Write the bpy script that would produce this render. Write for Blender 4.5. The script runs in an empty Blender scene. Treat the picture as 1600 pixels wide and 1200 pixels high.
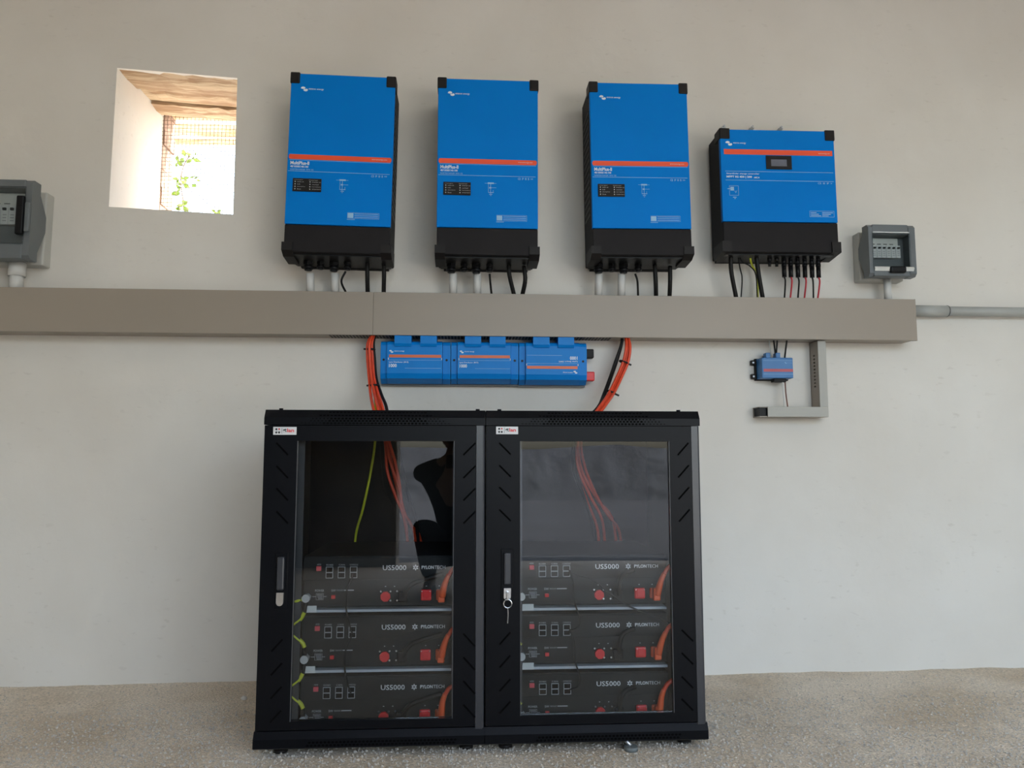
import bpy, bmesh, math, random
from mathutils import Vector, Matrix, Euler
random.seed(7)
PI = math.pi
scene = bpy.context.scene
COL = scene.collection

# ------------------------------------------------------------------ camera
FPX = 1202.0                       # focal length in pixels of the 1600x1200 frame
CAM_Y = -3.0                       # the equipment wall is the plane y = 0
PITCH = math.atan(121.0 / FPX)
YAW = math.atan(75.0 / FPX)
CAM_ROT = Euler((PI / 2 + PITCH, 0, -YAW), 'XYZ')
RM = CAM_ROT.to_matrix()
def ray(px, py):
    return RM @ Vector(((px - 800) / FPX, (600 - py) / FPX, -1.0))
_d = ray(700, 1060)
CAM_Z = -_d.z * (0 - CAM_Y) / _d.y  # floor (z = 0) meets the wall there
CAM = Vector((0, CAM_Y, CAM_Z))
def pix(px, py, y):
    """the point of the plane at that y which this pixel sees"""
    d = ray(px, py)
    return CAM + d * ((y - CAM_Y) / d.y)
cd = bpy.data.cameras.new('camera'); cam = bpy.data.objects.new('camera', cd)
COL.objects.link(cam); cam.location = CAM; cam.rotation_euler = CAM_ROT
cd.sensor_width = 36; cd.lens = 36 * FPX / 1600; cd.clip_start = 0.01
scene.camera = cam

# ------------------------------------------------------------------ light
world = bpy.data.worlds.new('sky'); scene.world = world; world.use_nodes = True
wn = world.node_tree.nodes; wl = world.node_tree.links
bg = wn['Background']; sky = wn.new('ShaderNodeTexSky')
sky.sky_type = 'NISHITA'; sky.sun_disc = False
sky.sun_elevation = math.radians(46); sky.sun_rotation = math.radians(70)
sky.air_density = 1.3; sky.dust_density = 4.0; sky.ozone_density = 1.0
hs = wn.new('ShaderNodeHueSaturation'); hs.inputs['Saturation'].default_value = 0.75
wl.new(sky.outputs[0], hs.inputs['Color']); wl.new(hs.outputs[0], bg.inputs[0])
bg.inputs[1].default_value = 0.88
sd = bpy.data.lights.new('sun', 'SUN'); sun = bpy.data.objects.new('sun', sd); COL.objects.link(sun)
sd.energy = 13.5; sd.angle = math.radians(1.5); sd.color = (1, 0.95, 0.87)
_a, _e = math.radians(20), math.radians(46)      # from the right, a little behind the equipment wall
sun.rotation_euler = Vector((-math.cos(_a) * math.cos(_e), -math.sin(_a) * math.cos(_e), -math.sin(_e))).to_track_quat('-Z', 'Y').to_euler()
pd = bpy.data.lights.new('daylight_portal', 'AREA'); portal = bpy.data.objects.new('daylight_portal', pd)
COL.objects.link(portal)
OPX0, OPX1, OPZ, FRONT_Y = -0.52, 3.8, 3.0, -4.6
pd.shape = 'RECTANGLE'; pd.size = OPX1 - OPX0; pd.size_y = OPZ
portal.location = ((OPX0 + OPX1) / 2, FRONT_Y, OPZ / 2); portal.rotation_euler = (PI / 2, 0, 0)
try: pd.cycles.is_portal = True
except Exception: pass
scene.view_settings.view_transform = 'Standard'; scene.view_settings.look = 'None'
scene.view_settings.gamma = 1; scene.view_settings.use_curve_mapping = False
scene.view_settings.exposure = 0.75
try:
    scene.cycles.use_denoising = True; scene.cycles.max_bounces = 10
    scene.cycles.diffuse_bounces = 6; scene.cycles.transparent_max_bounces = 12
    scene.cycles.caustics_reflective = False; scene.cycles.caustics_refractive = False
    scene.cycles.sample_clamp_indirect = 6
except Exception: pass

# ------------------------------------------------------------------ materials
def mat(name, col, rough=0.6, metal=0.0, noise=None, amt=0.12, bump=None, spec=0.5, col2=None):
    m = bpy.data.materials.new(name); m.use_nodes = True
    n = m.node_tree.nodes; l = m.node_tree.links; b = n['Principled BSDF']
    b.inputs['Roughness'].default_value = rough; b.inputs['Metallic'].default_value = metal
    b.inputs['Specular IOR Level'].default_value = spec
    tc = n.new('ShaderNodeTexCoord')
    nz = n.new('ShaderNodeTexNoise'); nz.inputs['Scale'].default_value = noise or 12
    nz.inputs['Detail'].default_value = 4
    l.new(tc.outputs['Object'], nz.inputs['Vector'])
    rp = n.new('ShaderNodeValToRGB')
    c2 = col2 or tuple(c * (1 - amt) for c in col)
    rp.color_ramp.elements[0].color = (*c2, 1); rp.color_ramp.elements[1].color = (*col, 1)
    rp.color_ramp.elements[0].position = 0.3; rp.color_ramp.elements[1].position = 0.7
    l.new(nz.outputs['Fac'], rp.inputs[0]); l.new(rp.outputs[0], b.inputs['Base Color'])
    if bump:
        n2 = n.new('ShaderNodeTexNoise'); n2.inputs['Scale'].default_value = bump[0]; n2.inputs['Detail'].default_value = 3
        l.new(tc.outputs['Object'], n2.inputs['Vector'])
        bp = n.new('ShaderNodeBump'); bp.inputs['Strength'].default_value = bump[1]; bp.inputs['Distance'].default_value = bump[2]
        l.new(n2.outputs['Fac'], bp.inputs['Height']); l.new(bp.outputs[0], b.inputs['Normal'])
    return m

def plaster():
    m = bpy.data.materials.new('plaster'); m.use_nodes = True
    n = m.node_tree.nodes; l = m.node_tree.links; b = n['Principled BSDF']
    b.inputs['Roughness'].default_value = 0.85; b.inputs['Specular IOR Level'].default_value = 0.25
    tc = n.new('ShaderNodeTexCoord')
    def noise(scale, detail, sx=1, sz=1):
        mp = n.new('ShaderNodeMapping'); mp.inputs['Scale'].default_value = (sx, 1, sz)
        l.new(tc.outputs['Object'], mp.inputs[0])
        t = n.new('ShaderNodeTexNoise'); t.inputs['Scale'].default_value = scale; t.inputs['Detail'].default_value = detail
        l.new(mp.outputs[0], t.inputs['Vector']); return t
    a = noise(1.6, 5); r = n.new('ShaderNodeValToRGB')
    r.color_ramp.elements[0].color = (0.70, 0.672, 0.62, 1); r.color_ramp.elements[1].color = (0.76, 0.74, 0.695, 1)
    r.color_ramp.elements[0].position = 0.35; r.color_ramp.elements[1].position = 0.65
    l.new(a.outputs['Fac'], r.inputs[0])
    # trowel smears and small pits, denser in ragged patches
    sm = noise(34, 6, 0.6, 1.4); r2 = n.new('ShaderNodeValToRGB')
    r2.color_ramp.elements[0].position = 0.28; r2.color_ramp.elements[1].position = 0.38
    r2.color_ramp.elements[0].color = (0, 0, 0, 1)
    l.new(sm.outputs['Fac'], r2.inputs[0])
    pt = noise(2.3, 3); r3 = n.new('ShaderNodeValToRGB')
    r3.color_ramp.elements[0].position = 0.47; r3.color_ramp.elements[1].position = 0.60
    l.new(pt.outputs['Fac'], r3.inputs[0])
    mm = n.new('ShaderNodeMath'); mm.operation = 'MAXIMUM'
    iv = n.new('ShaderNodeMath'); iv.operation = 'SUBTRACT'; iv.inputs[0].default_value = 1
    l.new(r3.outputs[0], iv.inputs[1]); l.new(r2.outputs[0], mm.inputs[0]); l.new(iv.outputs[0], mm.inputs[1])
    mix = n.new('ShaderNodeMixRGB'); mix.inputs[1].default_value = (0.665, 0.638, 0.59, 1)
    l.new(mm.outputs[0], mix.inputs[0]); l.new(r.outputs[0], mix.inputs[2]); l.new(mix.outputs[0], b.inputs['Base Color'])
    big = noise(3.0, 3); fine = noise(60, 4)
    ad = n.new('ShaderNodeMath'); ad.operation = 'MULTIPLY_ADD'; ad.inputs[1].default_value = 0.03
    l.new(fine.outputs['Fac'], ad.inputs[0]); l.new(big.outputs['Fac'], ad.inputs[2])
    ad2 = n.new('ShaderNodeMath'); ad2.operation = 'MULTIPLY_ADD'; ad2.inputs[1].default_value = 0.012
    l.new(mm.outputs[0], ad2.inputs[0]); l.new(ad.outputs[0], ad2.inputs[2])
    bp = n.new('ShaderNodeBump'); bp.inputs['Strength'].default_value = 0.5; bp.inputs['Distance'].default_value = 0.03
    l.new(ad2.outputs[0], bp.inputs['Height']); l.new(bp.outputs[0], b.inputs['Normal'])
    return m

def concrete():
    m = bpy.data.materials.new('rough_screed'); m.use_nodes = True
    n = m.node_tree.nodes; l = m.node_tree.links; b = n['Principled BSDF']
    b.inputs['Roughness'].default_value = 0.95; b.inputs['Specular IOR Level'].default_value = 0.15
    tc = n.new('ShaderNodeTexCoord')
    a = n.new('ShaderNodeTexNoise'); a.inputs['Scale'].default_value = 2.2; a.inputs['Detail'].default_value = 5
    c = n.new('ShaderNodeTexNoise'); c.inputs['Scale'].default_value = 130; c.inputs['Detail'].default_value = 5
    v = n.new('ShaderNodeTexVoronoi'); v.inputs['Scale'].default_value = 170
    for t in (a, c, v): l.new(tc.outputs['Object'], t.inputs['Vector'])
    r = n.new('ShaderNodeValToRGB'); r.color_ramp.elements[0].position = 0.36; r.color_ramp.elements[1].position = 0.62
    r.color_ramp.elements[0].color = (0.64, 0.54, 0.415, 1); r.color_ramp.elements[1].color = (0.80, 0.715, 0.60, 1)
    l.new(a.outputs['Fac'], r.inputs[0])
    r2 = n.new('ShaderNodeValToRGB'); r2.color_ramp.elements[0].position = 0.33; r2.color_ramp.elements[1].position = 0.66
    r2.color_ramp.elements[0].color = (0.78, 0.78, 0.79, 1); r2.color_ramp.elements[1].color = (1.16, 1.16, 1.17, 1)
    l.new(c.outputs['Fac'], r2.inputs[0])
    mx = n.new('ShaderNodeMixRGB'); mx.blend_type = 'MULTIPLY'; mx.inputs[0].default_value = 1
    l.new(r.outputs[0], mx.inputs[1]); l.new(r2.outputs[0], mx.inputs[2]); l.new(mx.outputs[0], b.inputs['Base Color'])
    ad = n.new('ShaderNodeMath'); ad.operation = 'ADD'
    l.new(c.outputs['Fac'], ad.inputs[0]); l.new(v.outputs['Distance'], ad.inputs[1])
    bp = n.new('ShaderNodeBump'); bp.inputs['Strength'].default_value = 0.5; bp.inputs['Distance'].default_value = 0.006
    l.new(ad.outputs[0], bp.inputs['Height']); l.new(bp.outputs[0], b.inputs['Normal'])
    return m

def wood(name, c1, c2):
    m = bpy.data.materials.new(name); m.use_nodes = True
    n = m.node_tree.nodes; l = m.node_tree.links; b = n['Principled BSDF']
    b.inputs['Roughness'].default_value = 0.8
    tc = n.new('ShaderNodeTexCoord'); mp = n.new('ShaderNodeMapping'); mp.inputs['Scale'].default_value = (0.8, 7, 7)
    l.new(tc.outputs['Object'], mp.inputs[0])
    w = n.new('ShaderNodeTexNoise'); w.inputs['Scale'].default_value = 5; w.inputs['Detail'].default_value = 7; w.inputs['Distortion'].default_value = 1.2
    l.new(mp.outputs[0], w.inputs['Vector'])
    r = n.new('ShaderNodeValToRGB'); r.color_ramp.elements[0].color = (*c1, 1); r.color_ramp.elements[1].color = (*c2, 1)
    r.color_ramp.elements[0].position = 0.38; r.color_ramp.elements[1].position = 0.6
    l.new(w.outputs['Fac'], r.inputs[0]); l.new(r.outputs[0], b.inputs['Base Color'])
    bp = n.new('ShaderNodeBump'); bp.inputs['Strength'].default_value = 0.6; bp.inputs['Distance'].default_value = 0.01
    l.new(w.outputs['Fac'], bp.inputs['Height']); l.new(bp.outputs[0], b.inputs['Normal'])
    return m

def glass(name, tint, ior=1.5, rough=0.0):
    m = bpy.data.materials.new(name); m.use_nodes = True
    n = m.node_tree.nodes; l = m.node_tree.links
    n.remove(n['Principled BSDF']); out = n['Material Output']
    t = n.new('ShaderNodeBsdfTransparent'); g = n.new('ShaderNodeBsdfGlossy'); g.inputs['Roughness'].default_value = rough
    nz = n.new('ShaderNodeTexNoise'); nz.inputs['Scale'].default_value = 4
    rp = n.new('ShaderNodeValToRGB'); rp.color_ramp.elements[0].color = (*[c * 0.96 for c in tint], 1); rp.color_ramp.elements[1].color = (*tint, 1)
    l.new(nz.outputs['Fac'], rp.inputs[0]); l.new(rp.outputs[0], t.inputs[0])
    fr = n.new('ShaderNodeFresnel'); fr.inputs['IOR'].default_value = ior
    mx = n.new('ShaderNodeMixShader'); l.new(fr.outputs[0], mx.inputs[0]); l.new(t.outputs[0], mx.inputs[1]); l.new(g.outputs[0], mx.inputs[2])
    l.new(mx.outputs[0], out.inputs[0])
    return m

M = {}
M['plaster'] = plaster(); M['floor'] = concrete()
M['ceil'] = mat('ceiling_paint', (0.80, 0.77, 0.71), 0.9, noise=3)
M['room'] = mat('room_plaster', (0.78, 0.75, 0.69), 0.9, noise=2, bump=(6, 0.4, 0.02))
M['blue'] = mat('blue_enamel', (0.0, 0.205, 0.68), 0.5, noise=5, amt=0.06, spec=0.08)
M['lynxblue'] = mat('blue_plastic', (0.0, 0.22, 0.68), 0.38, noise=8, amt=0.06, spec=0.2)
M['modblue'] = mat('blue_module_plastic', (0.035, 0.17, 0.42), 0.4, noise=9, amt=0.08)
M['orange'] = mat('orange_print', (0.87, 0.085, 0.022), 0.5, noise=8, amt=0.05)
M['lynxorange'] = mat('orange_line_print', (0.70, 0.14, 0.035), 0.4, noise=8, amt=0.05)
M['white'] = mat('white_print', (0.72, 0.82, 0.90), 0.5, noise=20, amt=0.06)
M['pale'] = mat('pale_blue_print', (0.28, 0.52, 0.78), 0.5, noise=20, amt=0.06)
M['grey_print'] = mat('grey_print', (0.42, 0.43, 0.44), 0.5, noise=20, amt=0.1)
M['chassis'] = mat('black_sheet_metal', (0.016, 0.0145, 0.0155), 0.6, noise=14, amt=0.12, bump=(400, 0.15, 0.001), spec=0.15)
M['cap'] = mat('black_plastic', (0.015, 0.013, 0.0125), 0.5, noise=30, amt=0.1, spec=0.2)
M['gland'] = mat('gland_nylon', (0.006, 0.006, 0.007), 0.4, noise=30, amt=0.15, spec=0.2)
M['black'] = mat('black_rubber', (0.010, 0.0095, 0.009), 0.5, noise=40, amt=0.2, spec=0.25)
M['red_wire'] = mat('red_wire_sheath', (0.55, 0.03, 0.05), 0.45, noise=40, amt=0.1)
M['cable'] = mat('orange_red_cable', (0.78, 0.075, 0.025), 0.42, noise=30, amt=0.12)
M['yg'] = mat('yellow_green_cable', (0.58, 0.62, 0.03), 0.4, noise=30, amt=0.12)
M['pvc'] = mat('white_pvc', (0.66, 0.66, 0.64), 0.4, noise=20, amt=0.05)
M['pvcgrey'] = mat('grey_pvc', (0.40, 0.41, 0.39), 0.4, noise=20, amt=0.06)
M['trunk'] = mat('taupe_trunking_pvc', (0.33, 0.285, 0.235), 0.42, noise=1.5, amt=0.06)
M['trunk2'] = mat('grey_trunking_pvc', (0.41, 0.405, 0.37), 0.45, noise=3, amt=0.06)
M['slot'] = mat('slot_shadow_grey', (0.05, 0.046, 0.042), 0.7, noise=40, amt=0.2)
M['boxgrey'] = mat('dark_grey_enclosure', (0.135, 0.152, 0.162), 0.38, noise=12, amt=0.08)
M['boxback'] = mat('pale_grey_enclosure', (0.50, 0.50, 0.47), 0.5, noise=12, amt=0.06)
M['breaker'] = mat('breaker_grey', (0.70, 0.72, 0.72), 0.45, noise=30, amt=0.06)
M['paper'] = mat('label_paper', (0.70, 0.71, 0.68), 0.7, noise=25, amt=0.08)
M['smoke'] = glass('smoked_lid', (0.90, 0.92, 0.92), 1.35)
M['glass'] = glass('door_glass', (0.93, 0.95, 0.96), 1.5)
M['cab'] = mat('black_powder_coat', (0.0042, 0.0046, 0.0064), 0.36, noise=60, amt=0.15, spec=0.13)
M['cabpost'] = mat('satin_black_post', (0.035, 0.037, 0.044), 0.3, noise=60, amt=0.1, spec=0.6)
M['vent'] = mat('vent_black', (0.002, 0.002, 0.002), 0.9, noise=60, amt=0.2, spec=0.05)
M['rubber'] = mat('grey_gasket', (0.10, 0.10, 0.105), 0.4, noise=30, amt=0.1)
M['rail'] = mat('rack_rail_steel', (0.05, 0.052, 0.056), 0.45, 0.3, noise=30, amt=0.1)
M['steel'] = mat('galvanised_steel', (0.55, 0.57, 0.60), 0.3, 0.9, noise=25, amt=0.15)
M['chrome'] = mat('chrome', (0.62, 0.62, 0.62), 0.25, 0.9, noise=30, amt=0.1)
M['lug'] = mat('tinned_lug', (0.55, 0.55, 0.54), 0.4, 0.2, noise=30, amt=0.15)
M['edge'] = mat('pale_shelf_edge', (0.52, 0.55, 0.58), 0.35, noise=30, amt=0.1)
M['batt'] = mat('battery_case', (0.016, 0.017, 0.0175), 0.6, noise=25, amt=0.12, spec=0.2)
M['red'] = mat('red_socket', (0.75, 0.02, 0.025), 0.4, noise=30, amt=0.08)
M['pink'] = mat('red_button', (0.70, 0.09, 0.11), 0.4, noise=30, amt=0.08)
M['plug'] = mat('orange_plug', (0.80, 0.11, 0.025), 0.42, noise=30, amt=0.08)
M['lcd'] = mat('grey_lcd', (0.13, 0.14, 0.18), 0.25, noise=30, amt=0.1)
M['sticker'] = mat('white_sticker', (0.68, 0.68, 0.68), 0.5, noise=30, amt=0.04)
M['ink'] = mat('black_ink', (0.02, 0.02, 0.02), 0.6, noise=30, amt=0.1)
M['redink'] = mat('red_ink', (0.7, 0.05, 0.05), 0.6, noise=30, amt=0.1)
M['beam'] = wood('old_lintel_wood', (0.36, 0.22, 0.12), (0.60, 0.46, 0.30))
M['beam2'] = wood('sunlit_eave_wood', (0.35, 0.22, 0.11), (0.62, 0.46, 0.26))
M['stone'] = mat('brown_jamb_stone', (0.34, 0.22, 0.16), 0.9, noise=18, amt=0.4, bump=(30, 0.8, 0.02))
M['wire'] = mat('rusty_mesh_wire', (0.20, 0.15, 0.11), 0.6, 0.3, noise=60, amt=0.2)
M['leaf'] = mat('leaf_green', (0.13, 0.22, 0.012), 0.5, noise=15, amt=0.3)
M['bark'] = mat('grey_bark', (0.20, 0.15, 0.11), 0.9, noise=30, amt=0.3)
M['ground'] = mat('dry_ground', (0.070, 0.074, 0.084), 0.95, noise=0.7, amt=0.3, bump=(3, 0.5, 0.05))
M['added_bounce_slab'] = mat('pale_bounce_slab', (0.60, 0.56, 0.50), 0.9, noise=3, amt=0.12, bump=(20, 0.3, 0.01))
M['shadedwall'] = mat('shade_toned_wall', (0.26, 0.235, 0.20), 0.95, noise=5, amt=0.4, bump=(8, 0.8, 0.04))  # dark colour stands in for the shade of the backlit front wall
M['hill'] = mat('scrub_hillside', (0.080, 0.088, 0.102), 0.95, noise=2, amt=0.5, bump=(4, 0.8, 0.1))
M['gravel'] = mat('gravel_grit', (0.66, 0.62, 0.56), 0.9, noise=140, amt=0.45)
M['pebble'] = mat('white_pebble', (0.75, 0.74, 0.70), 0.8, noise=60, amt=0.1)
M['foot'] = mat('grey_foot_rubber', (0.17, 0.19, 0.19), 0.6, noise=40, amt=0.2)

# ------------------------------------------------------------------ builders
_txt = {}
def text_geo(body, bold=0.0):
    k = (body, bold)
    if k not in _txt:
        cu = bpy.data.curves.new('t', 'FONT'); cu.body = body; cu.size = 1; cu.resolution_u = 2; cu.offset = bold
        o = bpy.data.objects.new('t', cu); COL.objects.link(o)
        bpy.context.view_layer.update()
        me = bpy.data.meshes.new_from_object(o.evaluated_get(bpy.context.evaluated_depsgraph_get()))
        vs = [v.co.copy() for v in me.vertices]; fs = [tuple(p.vertices) for p in me.polygons]
        bpy.data.objects.remove(o); bpy.data.curves.remove(cu); bpy.data.meshes.remove(me)
        x0 = min(v.x for v in vs); x1 = max(v.x for v in vs); y0 = min(v.y for v in vs); y1 = max(v.y for v in vs)
        _txt[k] = ([((v.x - x0) / (x1 - x0), (v.y - y0) / (y1 - y0)) for v in vs], fs)
    return _txt[k]

def spline(pts, n=6):
    P = [Vector(p) for p in pts]
    if len(P) < 3: return P
    Q = [P[0] * 2 - P[1]] + P + [P[-1] * 2 - P[-2]]; out = []
    for i in range(1, len(Q) - 2):
        a, b, c, d = Q[i - 1], Q[i], Q[i + 1], Q[i + 2]
        for k in range(n):
            t = k / n
            out.append(0.5 * ((2 * b) + (c - a) * t + (2 * a - 5 * b + 4 * c - d) * t * t + (3 * b - a - 3 * c + d) * t ** 3))
    out.append(P[-1]); return out

class MB:
    """collects shapes; build() links them as one mesh object"""
    def __init__(s): s.bm = bmesh.new(); s.smooth = False
    def _f(s, vs):
        try: return s.bm.faces.new(vs)
        except ValueError: return None
    def box(s, x0, x1, y0, y1, z0, z1, bev=0, seg=2):
        if x0 > x1: x0, x1 = x1, x0
        if y0 > y1: y0, y1 = y1, y0
        if z0 > z1: z0, z1 = z1, z0
        v = [s.bm.verts.new(c) for c in ((x0, y0, z0), (x1, y0, z0), (x1, y1, z0), (x0, y1, z0), (x0, y0, z1), (x1, y0, z1), (x1, y1, z1), (x0, y1, z1))]
        fs = [s._f([v[i] for i in q]) for q in ((3, 2, 1, 0), (4, 5, 6, 7), (0, 1, 5, 4), (1, 2, 6, 5), (2, 3, 7, 6), (3, 0, 4, 7))]
        if bev:
            es = {e for f in fs for e in f.edges}
            bmesh.ops.bevel(s.bm, geom=list(es), offset=bev, segments=seg, affect='EDGES', profile=0.5, clamp_overlap=True)
        return s
    def hexa(s, p):   # eight corners: bottom ring then top ring
        v = [s.bm.verts.new(c) for c in p]
        for q in ((3, 2, 1, 0), (4, 5, 6, 7), (0, 1, 5, 4), (1, 2, 6, 5), (2, 3, 7, 6), (3, 0, 4, 7)): s._f([v[i] for i in q])
        return s
    def prism(s, pts, a, b, axis='y'):   # polygon in the two other axes, extruded along axis
        def mk(p, t):
            return {'y': (p[0], t, p[1]), 'x': (t, p[0], p[1]), 'z': (p[0], p[1], t)}[axis]
        A = [s.bm.verts.new(mk(p, a)) for p in pts]; B = [s.bm.verts.new(mk(p, b)) for p in pts]
        n = len(pts); s._f(A); s._f(B[::-1])
        for i in range(n): s._f([A[i], B[i], B[(i + 1) % n], A[(i + 1) % n]])
        return s
    def quad(s, *p): s._f([s.bm.verts.new(c) for c in p]); return s
    def rect(s, x0, x1, z0, z1, y): return s.quad((x0, y, z0), (x1, y, z0), (x1, y, z1), (x0, y, z1))
    def tube(s, pts, r, n=8, sm=6):
        P = spline(pts, sm) if sm else [Vector(p) for p in pts]
        rings = []; up = Vector((0.31, 0.17, 0.93))
        for i, p in enumerate(P):
            t = (P[min(i + 1, len(P) - 1)] - P[max(i - 1, 0)])
            if t.length < 1e-9: t = Vector((0, 0, 1))
            t.normalize()
            a = up - t * up.dot(t)
            if a.length < 1e-4: a = t.orthogonal()
            a.normalize(); up = a; b = t.cross(a)
            rr = r[i] if isinstance(r, (list, tuple)) else r
            rings.append([s.bm.verts.new(p + (a * math.cos(2 * PI * k / n) + b * math.sin(2 * PI * k / n)) * rr) for k in range(n)])
        for A, B in zip(rings, rings[1:]):
            for k in range(n):
                f = s._f([A[k], A[(k + 1) % n], B[(k + 1) % n], B[k]])
                if f: f.smooth = n > 6
        s._f(rings[0][::-1]); s._f(rings[-1]); return s
    def cyl(s, p0, p1, r, n=16): return s.tube([p0, p1], r, n, 0)
    def ring(s, c, R, r, axis='y', n=14, m=6):
        for i in range(n):
            pass
        pts = []
        for i in range(n + 1):
            a = 2 * PI * i / n
            o = {'y': (math.cos(a), 0, math.sin(a)), 'x': (0, math.cos(a), math.sin(a)), 'z': (math.cos(a), math.sin(a), 0)}[axis]
            pts.append(Vector(c) + Vector(o) * R)
        return s.tube(pts, r, m, 0)
    def text(s, body, x0, x1, z0, z1, y, bold=0.0, flip=False):
        vs, fs = text_geo(body, bold)
        V = []
        for u, w in vs:
            if flip: u, w = 1 - u, 1 - w
            V.append(s.bm.verts.new((x0 + (x1 - x0) * u, y, z0 + (z1 - z0) * w)))
        for f in fs: s._f([V[i] for i in f])
        return s
    def build(s, name, m, parent=None, recalc=True):
        if recalc: bmesh.ops.recalc_face_normals(s.bm, faces=s.bm.faces)
        me = bpy.data.meshes.new(name); s.bm.to_mesh(me); s.bm.free()
        me.materials.append(M[m] if isinstance(m, str) else m)
        o = bpy.data.objects.new(name, me); COL.objects.link(o); o.parent = parent
        return o

def tag(o, label, cat, group=None):
    o['label'] = label; o['category'] = cat
    if group: o['group'] = group
    return o
def thing(name, label, cat, loc=(0, 0, 0), rot=(0, 0, 0), group=None):
    o = bpy.data.objects.new(name, None); COL.objects.link(o); o.empty_display_size = 0.05
    o.location = loc; o.rotation_euler = rot
    return tag(o, label, cat, group)
def struct(o): o['kind'] = 'structure'; return o
def part_label(o, label): o['label'] = label; return o

def single(name, mb, m, label, cat, base, group=None):
    """one-mesh thing built in world coordinates, origin moved to base"""
    o = mb.build(name, m); base = Vector(base)
    o.data.transform(Matrix.Translation(-base)); o.location = base
    return tag(o, label, cat, group)

def cable(pts, r, m, name, label, cat, group=None, n=8):
    return single(name, MB().tube(pts, r, n), m, label, cat, pts[-1], group)

class Panel:
    """frame of a wall-hung box from its front-face corners in the photograph"""
    def __init__(s, TL, TR, BL, BR, yf):
        a, b, c, d = (pix(*p, yf) for p in (TL, TR, BL, BR))
        s.w = ((b - a).length + (d - c).length) / 2; s.h = ((c - a).length + (d - b).length) / 2
        r = -(math.atan2(b.z - a.z, b.x - a.x) + math.atan2(d.z - c.z, d.x - c.x)) / 2
        m = (c + d) / 2; s.loc = Vector((m.x, 0, m.z)); s.rot = (0, r, 0); s.yf = yf
    def x(s, u): return -s.w / 2 + u * s.w
    def z(s, t): return s.h * (1 - t)

# ------------------------------------------------------------------ the room
RX0, RX1, RZ = -2.7, 4.6, 3.4
WT = 0.58                                              # thickness of the old wall
hole = [pix(183, 106, 0), pix(371, 122, 0), pix(364, 335, 0), pix(170, 323, 0)]   # TL TR BR BL
TLb = pix(256, 161, 0.468); BLb = pix(247, 330, 0.468)
k = WT / 0.468
def back(front, b): return Vector((front.x + (b.x - front.x) * k, WT, front.z + (b.z - front.z) * k))
hb = [back(hole[0], TLb), None, None, None]
rise = hb[0].z - hole[0].z
hb[1] = Vector((hole[1].x + 0.03, WT, hole[1].z + rise)); hb[2] = Vector((hole[2].x + 0.03, WT, hole[2].z - 0.02))
hb[3] = Vector((back(hole[3], BLb).x, WT, hole[3].z - 0.02))
w = MB()
def ring_wall(h4, y):
    o = [(RX0, y, RZ), (RX1, y, RZ), (RX1, y, -0.1), (RX0, y, -0.1)]
    for i in range(4): w.quad(o[i], o[(i + 1) % 4], tuple(h4[(i + 1) % 4]), tuple(h4[i]))
ring_wall(hole, 0); ring_wall(hb, WT)
for i in range(4): w.quad(tuple(hole[i]), tuple(hole[(i + 1) % 4]), tuple(hb[(i + 1) % 4]), tuple(hb[i]))
bmesh.ops.remove_doubles(w.bm, verts=w.bm.verts, dist=1e-5)
struct(w.build('wall_back', 'plaster'))

# floor: uneven screed, slightly raised along the wall
f = MB(); nx, ny = 150, 110
gx = [RX0 + (RX1 - RX0) * i / nx for i in range(nx + 1)]; gy = [FRONT_Y - 0.3 + (0.0 - FRONT_Y + 0.3) * j / ny for j in range(ny + 1)]
from mathutils import noise as mn
def fz(x, y): return 0.010 * mn.noise((x * 1.7, y * 1.7, 0)) + 0.004 * mn.noise((x * 9, y * 9, 3))
G = [[f.bm.verts.new((x, y, fz(x, y))) for x in gx] for y in gy]
for j in range(ny):
    for i in range(nx):
        q = f.bm.faces.new((G[j][i], G[j][i + 1], G[j + 1][i + 1], G[j + 1][i])); q.smooth = True
struct(f.build('floor', 'floor', recalc=False))
struct(MB().box(RX0, RX1, FRONT_Y - 0.3, WT, RZ, RZ + 0.2).build('ceiling', 'ceil'))
struct(MB().box(RX0 - 0.3, RX0, FRONT_Y - 0.3, WT, -0.1, RZ).build('wall_left', 'room'))
struct(MB().box(RX1, RX1 + 0.3, FRONT_Y - 0.3, WT, -0.1, RZ).build('wall_right', 'room'))
fw = MB(); fw.box(RX0, OPX0, FRONT_Y - 0.3, FRONT_Y, -0.1, RZ); fw.box(OPX1, RX1, FRONT_Y - 0.3, FRONT_Y, -0.1, RZ)
fw.box(OPX0, OPX1, FRONT_Y - 0.3, FRONT_Y, OPZ, RZ); struct(fw.build('wall_front', 'shadedwall'))
struct(MB().quad((-60, -60, -0.12), (60, -60, -0.12), (60, 60, -0.12), (-60, 60, -0.12)).build('ground', 'ground'))

struct(MB().prism([(1.9, -4.95), (16, -4.95), (16, -14), (4.45, -14)], -0.12, -0.06, 'z').build('added_bounce_slab', 'added_bounce_slab'))  # unseen pale slab added to bounce sunlight up onto the equipment wall
struct(MB().box(-9.0, 9.0, 0.62, 12.0, -0.13, -0.06).build('added_bounce_slab', 'added_bounce_slab'))  # second unseen slab, added to bounce sunlight into the window reveal and lintel
hd_ = MB()
hp = [(-30 + i * 1.0, 1.15 + 0.25 * mn.noise((i * .37, 1, 2))) for i in range(61)]
V0 = [hd_.bm.verts.new((x, -17, -.12)) for x, z in hp]; V1 = [hd_.bm.verts.new((x, -18.5, z)) for x, z in hp]; V2 = [hd_.bm.verts.new((x, -21, z * .9)) for x, z in hp]; V3 = [hd_.bm.verts.new((x, -23, -.12)) for x, z in hp]
for A, B in ((V0, V1), (V1, V2), (V2, V3)):
    for i in range(60): hd_._f([A[i], A[i + 1], B[i + 1], B[i]])
struct(hd_.build('hillside', 'hill'))

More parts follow.
